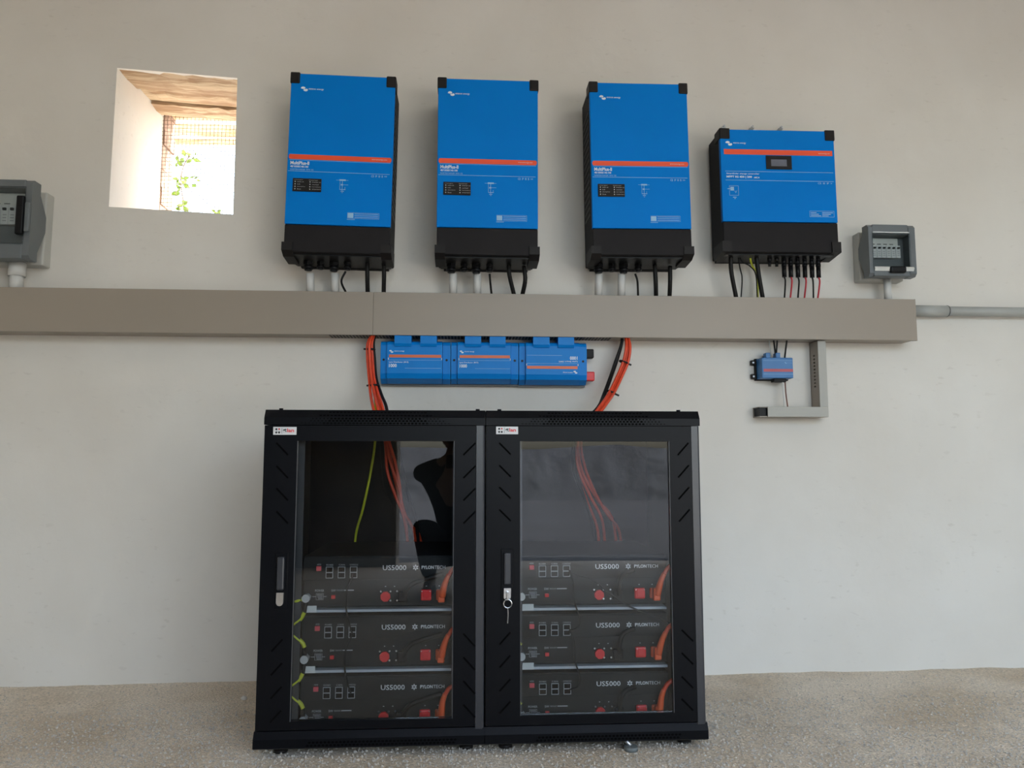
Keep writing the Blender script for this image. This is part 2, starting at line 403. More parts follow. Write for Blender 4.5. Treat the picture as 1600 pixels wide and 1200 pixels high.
# window: lintel beams, stone jamb, wire mesh
win = bpy.data.objects.new('window_1', None); COL.objects.link(win); win.location = (hole[3] + hole[2]) / 2; struct(win)
wl0 = win.location.copy()
def wpart(name, mb, m):
    o = mb.build(name, m, win); o.data.transform(Matrix.Translation(-wl0)); return o
def top_at(y, x):
    t = (x - hole[0].x) / (hole[1].x - hole[0].x); return hole[0].z + (hole[1].z - hole[0].z) * t + rise * y / WT
cuts = [(0.004, 0.185, 0.010), (0.196, 0.325, 0.020), (0.335, 0.45, 0.052)]
for y0, y1, dz in cuts:
    xa, xb = hole[0].x - 0.02, hole[1].x + 0.05
    za, zb = top_at((y0 + y1) / 2, xa) - dz, top_at((y0 + y1) / 2, xb) - dz
    b = MB(); N = 14
    R0 = []
    for i in range(N + 1):
        t = i / N; x = xa + (xb - xa) * t; zz = za + (zb - za) * t
        j = [random.uniform(-0.004, 0.004) for _ in range(4)]
        R0.append([(x, y0 + j[0] * 0.3, zz + j[1]), (x, (y0 + y1) / 2, zz - 0.006 + j[2]), (x, y1 + j[3] * 0.3, zz), (x, y1, zz + 0.09), (x, y0, zz + 0.09)])
    V = [[b.bm.verts.new(c) for c in r] for r in R0]
    for i in range(N):
        for q in range(5): b._f([V[i][q], V[i][(q + 1) % 5], V[i + 1][(q + 1) % 5], V[i + 1][q]])
    b._f(V[0]); b._f(V[-1][::-1])
    wpart('lintel_beam', b, 'beam')
# outer lintel and jamb stones
za = pix(262, 183, 0.56).z
wpart('lintel_beam', MB().box(hole[0].x - 0.02, hole[1].x + 0.08, 0.475, 0.60, za, za + 0.14, 0.012), 'beam2')
zz = hole[3].z - 0.02; jx0 = pix(250, 250, 0.468).x
while zz < hole[0].z + 0.1:
    hgt = random.uniform(0.05, 0.085)
    jj = random.uniform(-0.004, 0.004)
    xo = TLb.x + (BLb.x - TLb.x) * max(0, min(1, (TLb.z - zz) / (TLb.z - BLb.z)))
    wpart('jamb_stone', MB().box(xo - 0.10, xo + 0.006 + jj, 0.475, 0.60 + jj, zz, zz + hgt - 0.0015, 0.002), 'stone')
    zz += hgt
ms = MB(); ym = 0.468
for i in range(24):
    x = jx0 - 0.03 + 0.0175 * i
    ms.tube([(x, ym, hole[3].z - 0.05), (x + 0.004, ym, hole[0].z + 0.12)], 0.0011, 4, 0)
for i in range(44):
    z = hole[3].z - 0.05 + 0.0175 * i
    if z < hole[0].z + 0.12: ms.tube([(jx0 - 0.04, ym - 0.002, z), (jx0 + 0.40, ym - 0.002, z + 0.002)], 0.0011, 4, 0)
wpart('wire_mesh', ms, 'wire')

# outdoors behind the window: eave logs and a leafy vine
pg = thing('pergola', 'sunlit wooden pergola outside, seen through the window mesh', 'pergola', (hole[1].x + 0.5, 1.4, -0.12)); pgo = pg.location.copy()
for py, r, yy in ((203, 0.035, 1.25), (220, 0.022, 1.5)):
    a = pix(200, py - 2, yy); b = pix(420, py + 3, yy); b = a + (b - a) * 1.5; a = a - (b - a) * 0.35
    pts = [a.lerp(b, t / 8) + Vector((0, 0, random.uniform(-0.01, 0.01))) - pgo for t in range(9)]
    MB().tube(pts, [r * random.uniform(0.9, 1.1) for _ in range(8 * 3 + 1)], 10, 3).build('cross_log', 'beam2', pg)
    for e_ in (pts[0], pts[-1]): MB().tube([(e_.x, e_.y, 0), (e_.x, e_.y, e_.z + .02)], 0.04, 10, 0).build('post', 'beam2', pg)
vine = thing('vine', 'yellow-green leafy vine outside, seen through the window mesh', 'vine', Vector((pix(285, 420, 1.1).x, 1.1, -0.12)))
vb = vine.location.copy()
stem = [vb + Vector((.05, 0, 0)), pix(292, 420, 1.1) , pix(288, 330, 1.1), pix(283, 290, 1.12), pix(286, 262, 1.1), pix(298, 240, 1.08)]
s_ = MB().tube([p - vb for p in stem], 0.003, 6); s_.build('stem', 'bark', vine)
def leaf_at(mb, c, size):
    d = Vector((random.uniform(-1, 1), random.uniform(-1, 1), random.uniform(-0.6, 0.8))).normalized()
    n = Vector((random.uniform(-1, 1), -1.2, random.uniform(-0.3, 1))).normalized(); sd_ = d.cross(n).normalized()
    p = [c, c + d * size * .35 + sd_ * size * .3, c + d * size * .7 + sd_ * size * .2, c + d * size, c + d * size * .7 - sd_ * size * .2, c + d * size * .35 - sd_ * size * .3]
    mb._f([mb.bm.verts.new(q) for q in p])
for (px, py, nn, sp) in ((281, 252, 9, 8), (299, 245, 9, 8), (282, 285, 14, 7), (290, 283, 8, 7), (304, 285, 4, 5), (278, 298, 7, 6), (283, 320, 6, 6), (284, 334, 8, 8), (340, 334, 8, 10), (300, 336, 6, 8)):
    for _ in range(nn):
        c = pix(px + random.gauss(0, sp * .5), py + random.gauss(0, sp * .5), 1.1 + random.uniform(-.05, .05)) - vb
        lm = MB(); leaf_at(lm, c, random.uniform(0.025, 0.045)); lm.build('leaf', 'leaf', vine, recalc=False)

# ------------------------------------------------------------------ trunking
TY = -0.10
tl, tr = pix(-120, 447.5, TY), pix(1430, 467, TY); bl, br = pix(-120, 519.5, TY), pix(1430, 529.5, TY)
tz1 = (tl.z + tr.z) / 2; tz0 = (bl.z + br.z) / 2; tx0, tx1 = tl.x, tr.x
xs = pix(583, 490, TY).x
tk = thing('cable_trunking', 'long taupe cable trunking running across the wall under the inverters', 'trunking', ((tx0 + tx1) / 2, 0, tz0))
to = tk.location
def tp(mb, name, m): 
    o = mb.build(name, m, tk); o.data.transform(Matrix.Translation(-to)); return o
tp(MB().box(tx0, xs - 0.0003, TY, TY + 0.012, tz0 + 0.001, tz1, 0.0008, 1), 'cover', 'trunk')
tp(MB().box(xs + 0.0003, tx1 - 0.004, TY, TY + 0.012, tz0 + 0.001, tz1, 0.0008, 1), 'cover', 'trunk')
tp(MB().box(tx0, tx1 - 0.006, TY + 0.013, 0.0, tz0 + 0.003, tz1 - 0.003), 'base', 'trunk')
tp(MB().prism([(TY + 0.001, tz0 - 0.001), (TY + 0.001, tz1 + 0.001), (0, tz1 + 0.001), (0, tz0 + 0.012)], tx1 - 0.004, tx1 + 0.001, 'x'), 'end_cap', 'trunk')
sl = MB()
x = pix(512, 528, TY).x
while x < pix(958, 528, TY).x:
    sl.box(x, x + 0.0075, TY + 0.02, -0.012, tz0 + 0.0015, tz0 + 0.006); x += 0.0125
o = tp(sl, 'slots', 'slot'); o['kind'] = 'stuff'

# ------------------------------------------------------------------ logo shapes
def swoosh(mb, x0, x1, z0, z1, y, flip=False):
    W, H = x1 - x0, z1 - z0
    A = [(0.00, .62), (.10, .90), (.32, 1.0), (.55, .92), (.66, .70), (.52, .52), (.34, .50), (.16, .55)]
    B = [(.34, .34), (.50, .46), (.68, .48), (.86, .58), (1.0, .36), (.92, .10), (.70, .0), (.46, .08)]
    for S in (A, B):
        pts = [((1 - u, 1 - v) if flip else (u, v)) for u, v in S]
        mb._f([mb.bm.verts.new((x0 + W * u, y, z0 + H * v)) for u, v in pts])

def frame_lines(mb, x0, x1, z0, z1, y, t=0.0008):
    mb.rect(x0, x1, z0, z0 + t, y); mb.rect(x0, x1, z1 - t, z1, y); mb.rect(x0, x0 + t, z0, z1, y); mb.rect(x1 - t, x1, z0, z1, y)

def gland(root, c, r=0.019, h=0.032, name='cable_gland'):
    x, y, z = c; g = MB()
    g.cyl((x, y, z), (x, y, z - h * .38), r, 6); g.cyl((x, y, z - h * .38), (x, y, z - h * .5), r * .82, 12)
    g.cyl((x, y, z - h * .5), (x, y, z - h * .85), r * .95, 10); g.cyl((x, y, z - h * .85), (x, y, z - h), r * .75, 12)
    return g.build(name, 'gland', root)

# ------------------------------------------------------------------ inverters
IY = -0.225
def inverter(TL, TR, BL, BR, label, glands):
    p = Panel(TL, TR, BL, BR, IY); W, H = p.w, p.h
    r = thing('power_inverter', label, 'inverter', p.loc, p.rot, 'wall-hung power inverters')
    X, Z = p.x, p.z; yf = IY
    MB().box(X(0) + .003, X(1) - .003, yf + .012, -0.022, -0.002, H - .003, .004).build('chassis', 'chassis', r)
    MB().box(X(.06), X(.94), -0.024, 0.0, -0.008, H * .97).build('mounting_plate', 'chassis', r)
    # ventilation louvres of both flanks
    for sgn in (-1, 1):
        lv = MB()
        for q in range(16):
            z = H * (.25 + .04 * q); lv.box(sgn * (W / 2 - .004), sgn * (W / 2 - .0015), yf + .05, -.05, z, z + .010)
        lv.build('side_louvre', 'gland', r)
    bz = Z(.848)
    MB().box(X(0), X(1), yf, yf + .02, bz, H, .0025).build('front_panel', 'blue', r)
    MB().box(X(0) + .001, X(1) - .001, yf + .001, yf + .02, 0, bz - .002, .003).build('lower_cover', 'chassis', r)
    for sg, u0, u1 in ((-1, 0, .085), (1, .915, 1)):
        c = MB(); c.box(X(u0) - (.003 if sg < 0 else 0), X(u1) + (.003 if sg > 0 else 0), yf - .004, yf + .06, Z(.058), H + .004, .004)
        c.build('corner_cap', 'cap', r)
        b = MB(); xa, xb = X(u0) - (.006 if sg < 0 else 0), X(u1) + (.006 if sg > 0 else 0)
        b.prism([(yf - .005, Z(.95)), (yf - .005, .004), (yf + .03, -.012), (yf + .12, -.018), (yf + .12, Z(.95))], xa, xb, 'x')
        b.build('corner_bracket', 'cap', r)
    MB().box(X(.03), X(.97), yf + .02, -.03, -.006, 0).build('bottom_plate', 'gland', r)
    y1 = yf - .0006; y2 = yf - .0012
    st = MB(); zc = Z(.474); hh = H * .0135
    pts = []
    for q in range(7): a = PI / 2 + PI * q / 6; pts.append((X(.026) + hh * .6 * math.cos(a), zc + hh * math.sin(a)))
    for q in range(7): a = -PI / 2 + PI * q / 6; pts.append((X(.974) + hh * .6 * math.cos(a), zc + hh * math.sin(a)))
    st.prism(pts, y1, yf); st.build('orange_stripe', 'orange', r)
    lg = MB(); swoosh(lg, X(.095), X(.165), Z(.102), Z(.075), y1)
    lg.text('victron energy', X(.17), X(.315), Z(.094), Z(.082), y1, .012); lg.build('logo', 'white', r)
    t = MB()
    t.text('MultiPlus-II', X(.03), X(.208), Z(.5185), Z(.499), y1, .03); t.text('48/10000/140-100', X(.03), X(.20), Z(.5345), Z(.523), y1, .015)
    t.build('title_print', 'white', r)
    t = MB(); t.text('INVERTER/CHARGER  WITH  ESS', X(.03), X(.25), Z(.549), Z(.541), y1)
    t.rect(X(.012), X(.975), Z(.5555), Z(.5535), y1)
    t.rect(X(.018), X(.98), Z(.493), Z(.4912), y1)
    t.text('CE  IP  III  B  >>', X(.80), X(.95), Z(.5735), Z(.561), y1, .01)
    # one-line wiring diagram
    t.rect(X(.50), X(.56), Z(.600), Z(.592), y1); t.rect(X(.47), X(.50), Z(.5975), Z(.596), y1); t.rect(X(.56), X(.585), Z(.5975), Z(.596), y1)
    t.rect(X(.527), X(.531), Z(.655), Z(.60), y1); t.rect(X(.505), X(.508), Z(.65), Z(.60), y1); t.rect(X(.515), X(.535), Z(.626), Z(.618), y1)
    t.rect(X(.535), X(.585), Z(.6225), Z(.621), y1); t.rect(X(.505), X(.56), Z(.650), Z(.647), y1); t.rect(X(.515), X(.545), Z(.66), Z(.657), y1); t.rect(X(.524), X(.536), Z(.667), Z(.665), y1)
    t.rect(X(.553), X(.556), Z(.65), Z(.635), y1)
    # rating box
    frame_lines(t, X(.588), X(.888), Z(.808), Z(.775), y1); t.rect(X(.588), X(.645), Z(.805), Z(.778), y1)
    for q in range(3): t.rect(X(.655), X(.88), Z(.783 + .0095 * q), Z(.7805 + .0095 * q), y1)
    t.rect(X(.585), X(.66), Z(.815), Z(.8125), y1)
    t.build('small_print', 'pale', r)
    sn = MB(); sn.text('victronenergy.com', X(.80), X(.945), Z(.4785), Z(.4705), y1 - .0005); sn.build('stripe_print', 'sticker', r)
    led = MB().box(X(.062), X(.332), yf - .0035, yf, Z(.668), Z(.595), .001).build('led_panel', 'cap', r)
    dots = MB()
    for cx_, lab in ((.075, ('mains on', 'bulk', 'absorption', 'float')), (.215, ('inverter on', 'overload', 'low battery', 'temperature'))):
        for q, tx in enumerate(lab):
            z = Z(.615 + .0135 * q)
            dots.cyl((X(cx_) + .004, yf - .0036, z), (X(cx_) + .004, yf - .0045, z), .0022, 8)
            dots.text(tx, X(cx_ + .03), X(cx_ + .03 + .0075 * len(tx)), z - .002, z + .002, yf - .0037)
        dots.text('charger' if cx_ < .1 else 'inverter', X(cx_), X(cx_ + .085), Z(.607), Z(.602), yf - .0037)
    dots.build('led', 'grey_print', led)
    for q, gx_ in enumerate(glands):
        loc = pix(gx_, 416, -0.11) - p.loc
        gland(r, (loc.x, -0.11, -0.005), .0185 if q in (0, 2) else .0145, .036 if q in (0, 2) else .03)
    return r, p
inv1, p1 = inverter((445, 114), (611, 121), (444, 392), (607, 398), 'blue power inverter nearest the window, leftmost of the three tall ones', (482, 501, 522, 543))
inv2, p2 = inverter((683, 122), (841, 127), (683, 397), (839.5, 400), 'tall blue power inverter in the middle of the three tall ones', (705, 725, 744, 765))
inv3, p3 = inverter((927.5, 129), (1081.5, 132), (928, 398), (1081, 399), 'tall blue power inverter beside the wider charge controller, rightmost of the tall ones', (935, 956, 974, 997))

# ------------------------------------------------------------------ solar charge controller
CY = -0.165
p = Panel((1130, 202), (1311, 205.5), (1133, 393), (1310, 395), CY); W, H = p.w, p.h; X, Z = p.x, p.z
r = thing('solar_charge_controller', 'wide blue solar charge controller with a small display, rightmost of the wall units', 'controller', p.loc, p.rot)
yf = CY
MB().box(X(0) + .002, X(1) - .002, yf + .012, -.02, -.002, H - .003, .004).build('chassis', 'chassis', r)
MB().box(X(.04), X(.96), -.022, 0, -.004, H + .012).build('mounting_plate', 'chassis', r)
for u in (.15, .41, .675):
    zs = pix(1220, 199.5, -.02).z - p.loc.z
    sc_ = MB(); sc_.cyl((X(u), -.028, zs), (X(u), -.0, zs), .0045, 8); sc_.box(X(u) - .009, X(u) + .009, -.022, 0, zs - .006, zs - .002)
    sc_.build('mounting_screw', 'steel', r)
bz = Z(.755)
MB().box(X(0), X(1), yf, yf + .02, bz, H, .0025).build('front_panel', 'blue', r)
MB().box(X(0) + .001, X(1) - .001, yf + .001, yf + .02, 0, bz - .002, .003).build('lower_cover', 'chassis', r)
for sg, u0, u1 in ((-1, 0, .085), (1, .92, 1)):
    MB().box(X(u0) - (.003 if sg < 0 else 0), X(u1) + (.003 if sg > 0 else 0), yf - .004, yf + .06, Z(.08), H + .004, .004).build('corner_cap', 'cap', r)
    xa, xb = X(u0 if sg < 0 else .935) - (.006 if sg < 0 else 0), X(.07 if sg < 0 else u1) + (.006 if sg > 0 else 0)
    MB().prism([(yf - .005, Z(.915)), (yf - .005, .0), (yf + .1, -.012), (yf + .1, Z(.915))], xa, xb, 'x').build('corner_bracket', 'cap', r)
MB().box(X(.03), X(.97), yf + .02, -.03, -.006, 0).build('bottom_plate', 'gland', r)
y1 = yf - .0006
MB().box(X(.03), X(.98), y1, yf, Z(.207), Z(.165)).build('orange_stripe', 'orange', r)
t = MB(); swoosh(t, X(.045), X(.105), Z(.137), Z(.098), y1); t.text('victron energy', X(.112), X(.225), Z(.122), Z(.106), y1, .012); t.build('logo', 'white', r)
t = MB(); t.text('SmartSolar charge controller', X(.045), X(.33), Z(.374), Z(.359), y1, .01); t.text('MPPT RS 450 | 200', X(.045), X(.265), Z(.404), Z(.383), y1, .03); t.text('-MC4', X(.28), X(.33), Z(.402), Z(.389), y1, .02)
t.build('title_print', 'white', r)
t = MB(); t.rect(X(.035), X(.98), Z(.3475), Z(.3445), y1); t.rect(X(.035), X(.98), Z(.4205), Z(.4175), y1)
t.text('CE  III  IP  >', X(.84), X(.965), Z(.442), Z(.427), y1, .01)
frame_lines(t, X(.065), X(.145), Z(.545), Z(.465), y1, .0012); t.rect(X(.075), X(.105), Z(.505), Z(.475), y1); t.rect(X(.05), X(.085), Z(.493), Z(.488), y1); t.text('V', X(.11), X(.13), Z(.525), Z(.505), y1); t.rect(X(.095), X(.125), Z(.562), Z(.556), y1); t.rect(X(.105), X(.118), Z(.572), Z(.567), y1)
frame_lines(t, X(.755), X(.97), Z(.712), Z(.662), y1, .0012)
for q in range(3):
    t.rect(X(.765), X(.765 + .05 + .02 * q), Z(.679 + .013 * q), Z(.673 + .013 * q), y1); t.rect(X(.865), X(.96 - .02 * q), Z(.679 + .013 * q), Z(.673 + .013 * q), y1)
t.build('small_print', 'pale', r)
t = MB(); t.text('victronenergy.com', X(.855), X(.955), Z(.196), Z(.184), y1 - .0005); t.build('stripe_print', 'sticker', r)
dsp = MB(); x0, x1, z0, z1 = X(.393), X(.615), Z(.325), Z(.215); a0, a1, c0, c1 = X(.435), X(.575), Z(.302), Z(.244)
dsp.box(x0, a0, yf - .004, yf, z0, z1); dsp.box(a1, x1, yf - .004, yf, z0, z1); dsp.box(a0, a1, yf - .004, yf, z0, c0); dsp.box(a0, a1, yf - .004, yf, c1, z1)
d = dsp.build('display', 'cap', r); MB().box(a0, a1, yf - .002, yf, c0, c1).build('screen', 'lcd', d)
for u in (1202, 1213):
    l = pix(u, 400, -.10) - p.loc; g = MB(); g.cyl((l.x, -.10, -.004), (l.x, -.10, -.02), .0085, 10); g.cyl((l.x, -.10, -.02), (l.x, -.10, -.04), .006, 10); g.build('connector_socket', 'gland', r)
mc = [1224.5, 1234.8, 1245.8, 1256.8, 1267.8, 1278]
for u in mc:
    l = pix(u, 400, -.10) - p.loc; MB().cyl((l.x, -.10, -.004), (l.x, -.10, -.016), .008, 10).build('connector_socket', 'gland', r)
MPL = p.loc.copy()

# ------------------------------------------------------------------ cables between units and trunking
CYB = -0.085
def ctop(x, y): return pix(x, y, -.11)
def cend(x): 
    q = pix(x, 462, CYB); return Vector((q.x, -.075, tz1 - .004))
def pipe(xp, ytop, r, name, m, label, grp):
    a = pix(xp, ytop, -.11); b = Vector((a.x, -.075, tz1 - .002)); a.y = -.09
    single(name, MB().cyl((a.x, -.09, a.z), (a.x, -.075, b.z), r, 16), m, label, 'conduit', (a.x, -.075, b.z), grp)
for nm, xsps in (('leftmost inverter', (483, 522)), ('middle tall inverter', (708, 746)), ('third tall inverter', (937, 973))):
    for w_, xp in zip(('left', 'right'), xsps):
        pipe(xp, 425, .0150, 'conduit', 'pvc', 'short white conduit, %s one of two under the %s' % (w_, nm), 'white conduits under the inverters')
def inv_cables(nm, thin, thick):
    pts = [ctop(*q) for q in thin[:-1]] + [cend(thin[-1][0])]
    cable(pts, .0042, 'black', 'signal_cable', 'thin black cable from a gland of the %s into the trunking' % nm, 'cable', 'thin cables under the inverters')
    for w_, tk_ in zip(('left', 'right'), thick):
        pts = [ctop(*q) for q in tk_[:-1]] + [cend(tk_[-1][0])]
        cable(pts, .0085, 'black', 'battery_cable', 'thick black cable, %s of the pair under the %s' % (w_, nm), 'cable', 'thick black cables under the inverters', 10)
inv_cables('leftmost inverter', [(540, 424), (533.5, 440), (541, 456)], ([(574, 405), (574, 430), (574, 457)], [(599.5, 407), (600, 430), (599, 457)]))
inv_cables('middle tall inverter', [(765, 428), (766, 440), (768.5, 459)], ([(795, 415), (796, 430), (804, 459)], [(818.5, 416), (820.5, 438), (816, 459)]))
inv_cables('third tall inverter', [(992.5, 428), (996, 440), (998, 462)], ([(1023, 414), (1024.5, 440), (1026, 463)], [(1047, 416), (1047, 440), (1047, 463)]))
g = 'cables under the charge controller'
def mp(lst): return [pix(a, b, -.10) for a, b in lst[:-1]] + [cend(lst[-1][0])]
cable(mp([(1142, 396), (1142.6, 424), (1152, 463)]), .0085, 'black', 'battery_cable', 'thick black cable at the left end under the charge controller', 'cable', g, 10)
cable(mp([(1181, 394), (1185, 426), (1193.5, 464)]), .0085, 'black', 'battery_cable', 'thick black cable beside the yellow-green wire under the charge controller', 'cable', g, 10)
cable(mp([(1153, 396), (1156, 418), (1159.5, 435), (1159, 463)]), .0026, 'black', 'signal_cable', 'thin dark wire hanging nearly straight under the charge controller', 'cable', g, 6)
cable(mp([(1153.5, 396), (1160, 409), (1172, 416), (1181, 430), (1184.6, 464)]), .0026, 'black', 'signal_cable', 'thin dark wire sweeping right behind the thick cable under the charge controller', 'cable', g, 6)
cable([pix(1172, 396, -.095), pix(1173, 408, -.09), pix(1177, 418, -.06), pix(1183, 428, -.04), Vector((pix(1184, 462, -.04).x, -.04, tz1 - .004))], .004, 'yg', 'earth_wire', 'short yellow-green earth wire under the charge controller', 'cable', None, 8)
for i, u in enumerate(mc):
    col = 'black' if i % 2 == 0 else 'red_wire'; cn = 'black' if i % 2 == 0 else 'red'; od = ('left', 'middle', 'right')[i // 2]
    a = pix(u, 402, -.10); e = cend((1227, 1236, 1248, 1258, 1272.6, 1279)[i])
    ln = thing('solar_lead', '%s-wired solar lead with a black plug, %s one of three under the charge controller' % (cn, {'left': 'leftmost', 'middle': 'middle', 'right': 'rightmost'}[od]), 'lead', e, (0, 0, 0), 'solar leads under the charge controller')
    z0_ = MPL.z - .012
    P_ = lambda dx, z: Vector((a.x + dx, -.10, z)) - e
    c_ = MB(); c_.cyl(P_(0, z0_), P_(0, z0_ - .018), .0085, 10); c_.cyl(P_(0, z0_ - .018), P_(0, z0_ - .026), .0098, 10); c_.cyl(P_(0, z0_ - .026), P_(0, z0_ - .070), .0090, 10); c_.build('plug', 'gland', ln)
    MB().tube([P_(0, z0_ - .069), P_(.003, z0_ - .09), (0, 0, 0)], .0033, 8).build('wire', col, ln)

# ------------------------------------------------------------------ breaker enclosures
def enclosure(TL, BR, yf, mid, top, label, breakers, side_handle=False, extra_left=0.0):
    a = pix(*TL, yf); b = pix(*BR, yf); x0, x1, z0, z1 = a.x - extra_left, b.x, b.z, a.z
    base = Vector(((x0 + x1) / 2, 0, z0)); W, H = x1 - x0, z1 - z0
    r = thing('breaker_enclosure', label, 'enclosure', base)
    # shallow pale back box
    MB().box(-W / 2 + .004, W / 2 - .004, mid, 0, -.004 + H * .02, H * .97, .006).build('back_box', 'boxback', r)
    # side cheeks of the cover: deep in the middle, shallow at top and bottom
    prof = [(yf + .012, 0), (yf, .012), (yf, H - .012), (yf + .012, H), (top, H), (top, H * .86), (mid - .004, H * .62), (mid - .004, H * .42), (top, H * .12), (top, 0)]
    wx0, wx1, wz0, wz1 = -W / 2 + W * .09, W / 2 - W * .14, H * .13, H * .80
    if side_handle: wx0, wx1, wz0, wz1 = -W / 2 + W * .10, W / 2 - W * .09, H * .20, H * .885
    fr = MB()
    fr.prism(prof, -W / 2, wx0, 'x'); fr.prism(prof, wx1, W / 2, 'x')
    fr.box(wx0, wx1, yf, top, 0, wz0, .004); fr.box(wx0, wx1, yf, top, wz1, H, .004)
    fr.build('cover', 'boxgrey', r)
    MB().box(wx0, wx1, top - .006, top, wz0, wz1).build('inner_panel', 'boxgrey', r)
    bw = (wx1 - wx0) * (.80 if not side_handle else .85) / breakers; bx0 = wx0 + (wx1 - wx0) * .06
    bz0, bz1 = wz0 + (wz1 - wz0) * .38, wz0 + (wz1 - wz0) * .74
    for i in range(breakers):
        bk = MB().box(bx0 + bw * i + .0006, bx0 + bw * (i + 1) - .0006, top - .022, top - .006, bz0, bz1, .001).build('breaker', 'breaker', r)
        MB().box(bx0 + bw * (i + .3), bx0 + bw * (i + .7), top - .029, top - .022, bz0 + (bz1 - bz0) * .72, bz0 + (bz1 - bz0) * .84).build('toggle', 'ink', bk)
        lb = MB()
        for q in range(3): lb.rect(bx0 + bw * (i + .25), bx0 + bw * (i + .75), bz0 + (bz1 - bz0) * (.16 + .15 * q), bz0 + (bz1 - bz0) * (.22 + .15 * q), top - .0223)
        lb.build('marking', 'grey_print', bk)
    pz0 = wz0 + (wz1 - wz0) * .76
    MB().box(bx0, bx0 + bw * breakers * .98, top - .008, top - .006, pz0, wz1 - .004).build('label_strip', 'paper', r)
    t = MB()
    for q in range(4): t.rect(bx0 + .004 + bw * q * 1.3, bx0 + .004 + bw * (q * 1.3 + .8), pz0 + .004, pz0 + .007, top - .0084)
    t.build('label_print', 'ink', r)
    MB().box(wx0 - .004, wx1 + .004, yf - .004, yf - .001, wz0 - .006, wz1 + .006, .001).build('clear_lid', 'smoke', r)
    if side_handle:
        hx = wx1 - W * .02
        MB().box(hx - .016, hx + .012, yf - .018, yf - .001, H * .29, H * .78, .005).build('latch', 'gland', r)
        MB().box(hx + .012, hx + .03, yf - .012, yf - .001, H * .33, H * .70, .004).build('latch_wing', 'boxgrey', r)
    else:
        lip = MB(); lip.prism([(yf - .004, wz0 - .008), (yf - .010, wz0 + .004), (yf - .004, wz0 + .010)], wx0, wx1 + .012, 'x'); lip.build('lid_lip_glint', 'paper', r)  # white colour stands in for the bright reflection on the clear lip
        MB().box(-W * .10, W * .235, yf - .018, yf - .001, wz0 - .016, wz0 + .010, .006).build('latch', 'gland', r)
        MB().box(wx0, wx1, yf - .006, yf, wz1 + .006, wz1 + .010).build('hinge', 'breaker', r)
    return base, W, H
eb, eW, eH = enclosure((1356, 350), (1433, 432), -.135, -.05, -.088, 'small grey breaker enclosure with a clear lid right of the charge controller', 6)
lb_, lW, lH = enclosure((-70, 278), (44, 404), -.16, -.055, -.105, 'large grey breaker enclosure cut off by the left edge of the photo', 7, True)
a = pix(1386, 433, -.06); single('conduit', MB().cyl((a.x, -.06, eb.z + .004), (a.x, -.06, tz1 - .002), .0145, 16), 'pvc', 'pale conduit joining the small breaker enclosure to the trunking', 'conduit', (a.x, -.06, tz1))
a = pix(27, 420, -.07); cr = thing('conduit', 'white conduit with a wider collar under the large breaker enclosure', 'conduit', (a.x, -.07, tz1))
MB().cyl((0, 0, -.002), (0, 0, lb_.z - tz1 - .03), .023, 20).build('pipe', 'pvc', cr); MB().cyl((0, 0, lb_.z - tz1 - .046), (0, 0, lb_.z - tz1 + .004), .029, 20).build('collar', 'pvc', cr)
a = pix(1430, 484.5, -.045); e = pix(1760, 484.5, -.045)
cr = thing('conduit', 'long grey conduit leaving the right end of the trunking', 'conduit', (a.x, -.03, a.z))
MB().cyl((-.02, 0, 0), (e.x - a.x, 0, 0), .0195, 20).build('pipe', 'pvcgrey', cr)
m_ = pix(1483, 484, -.045).x - a.x
MB().cyl((-.003, 0, 0), (m_, 0, 0), .0228, 20).build('collar', 'pvcgrey', cr)
MB().ring((m_, 0, 0), .0222, .0016, 'x', 20).build('collar_rim', 'gland', cr)

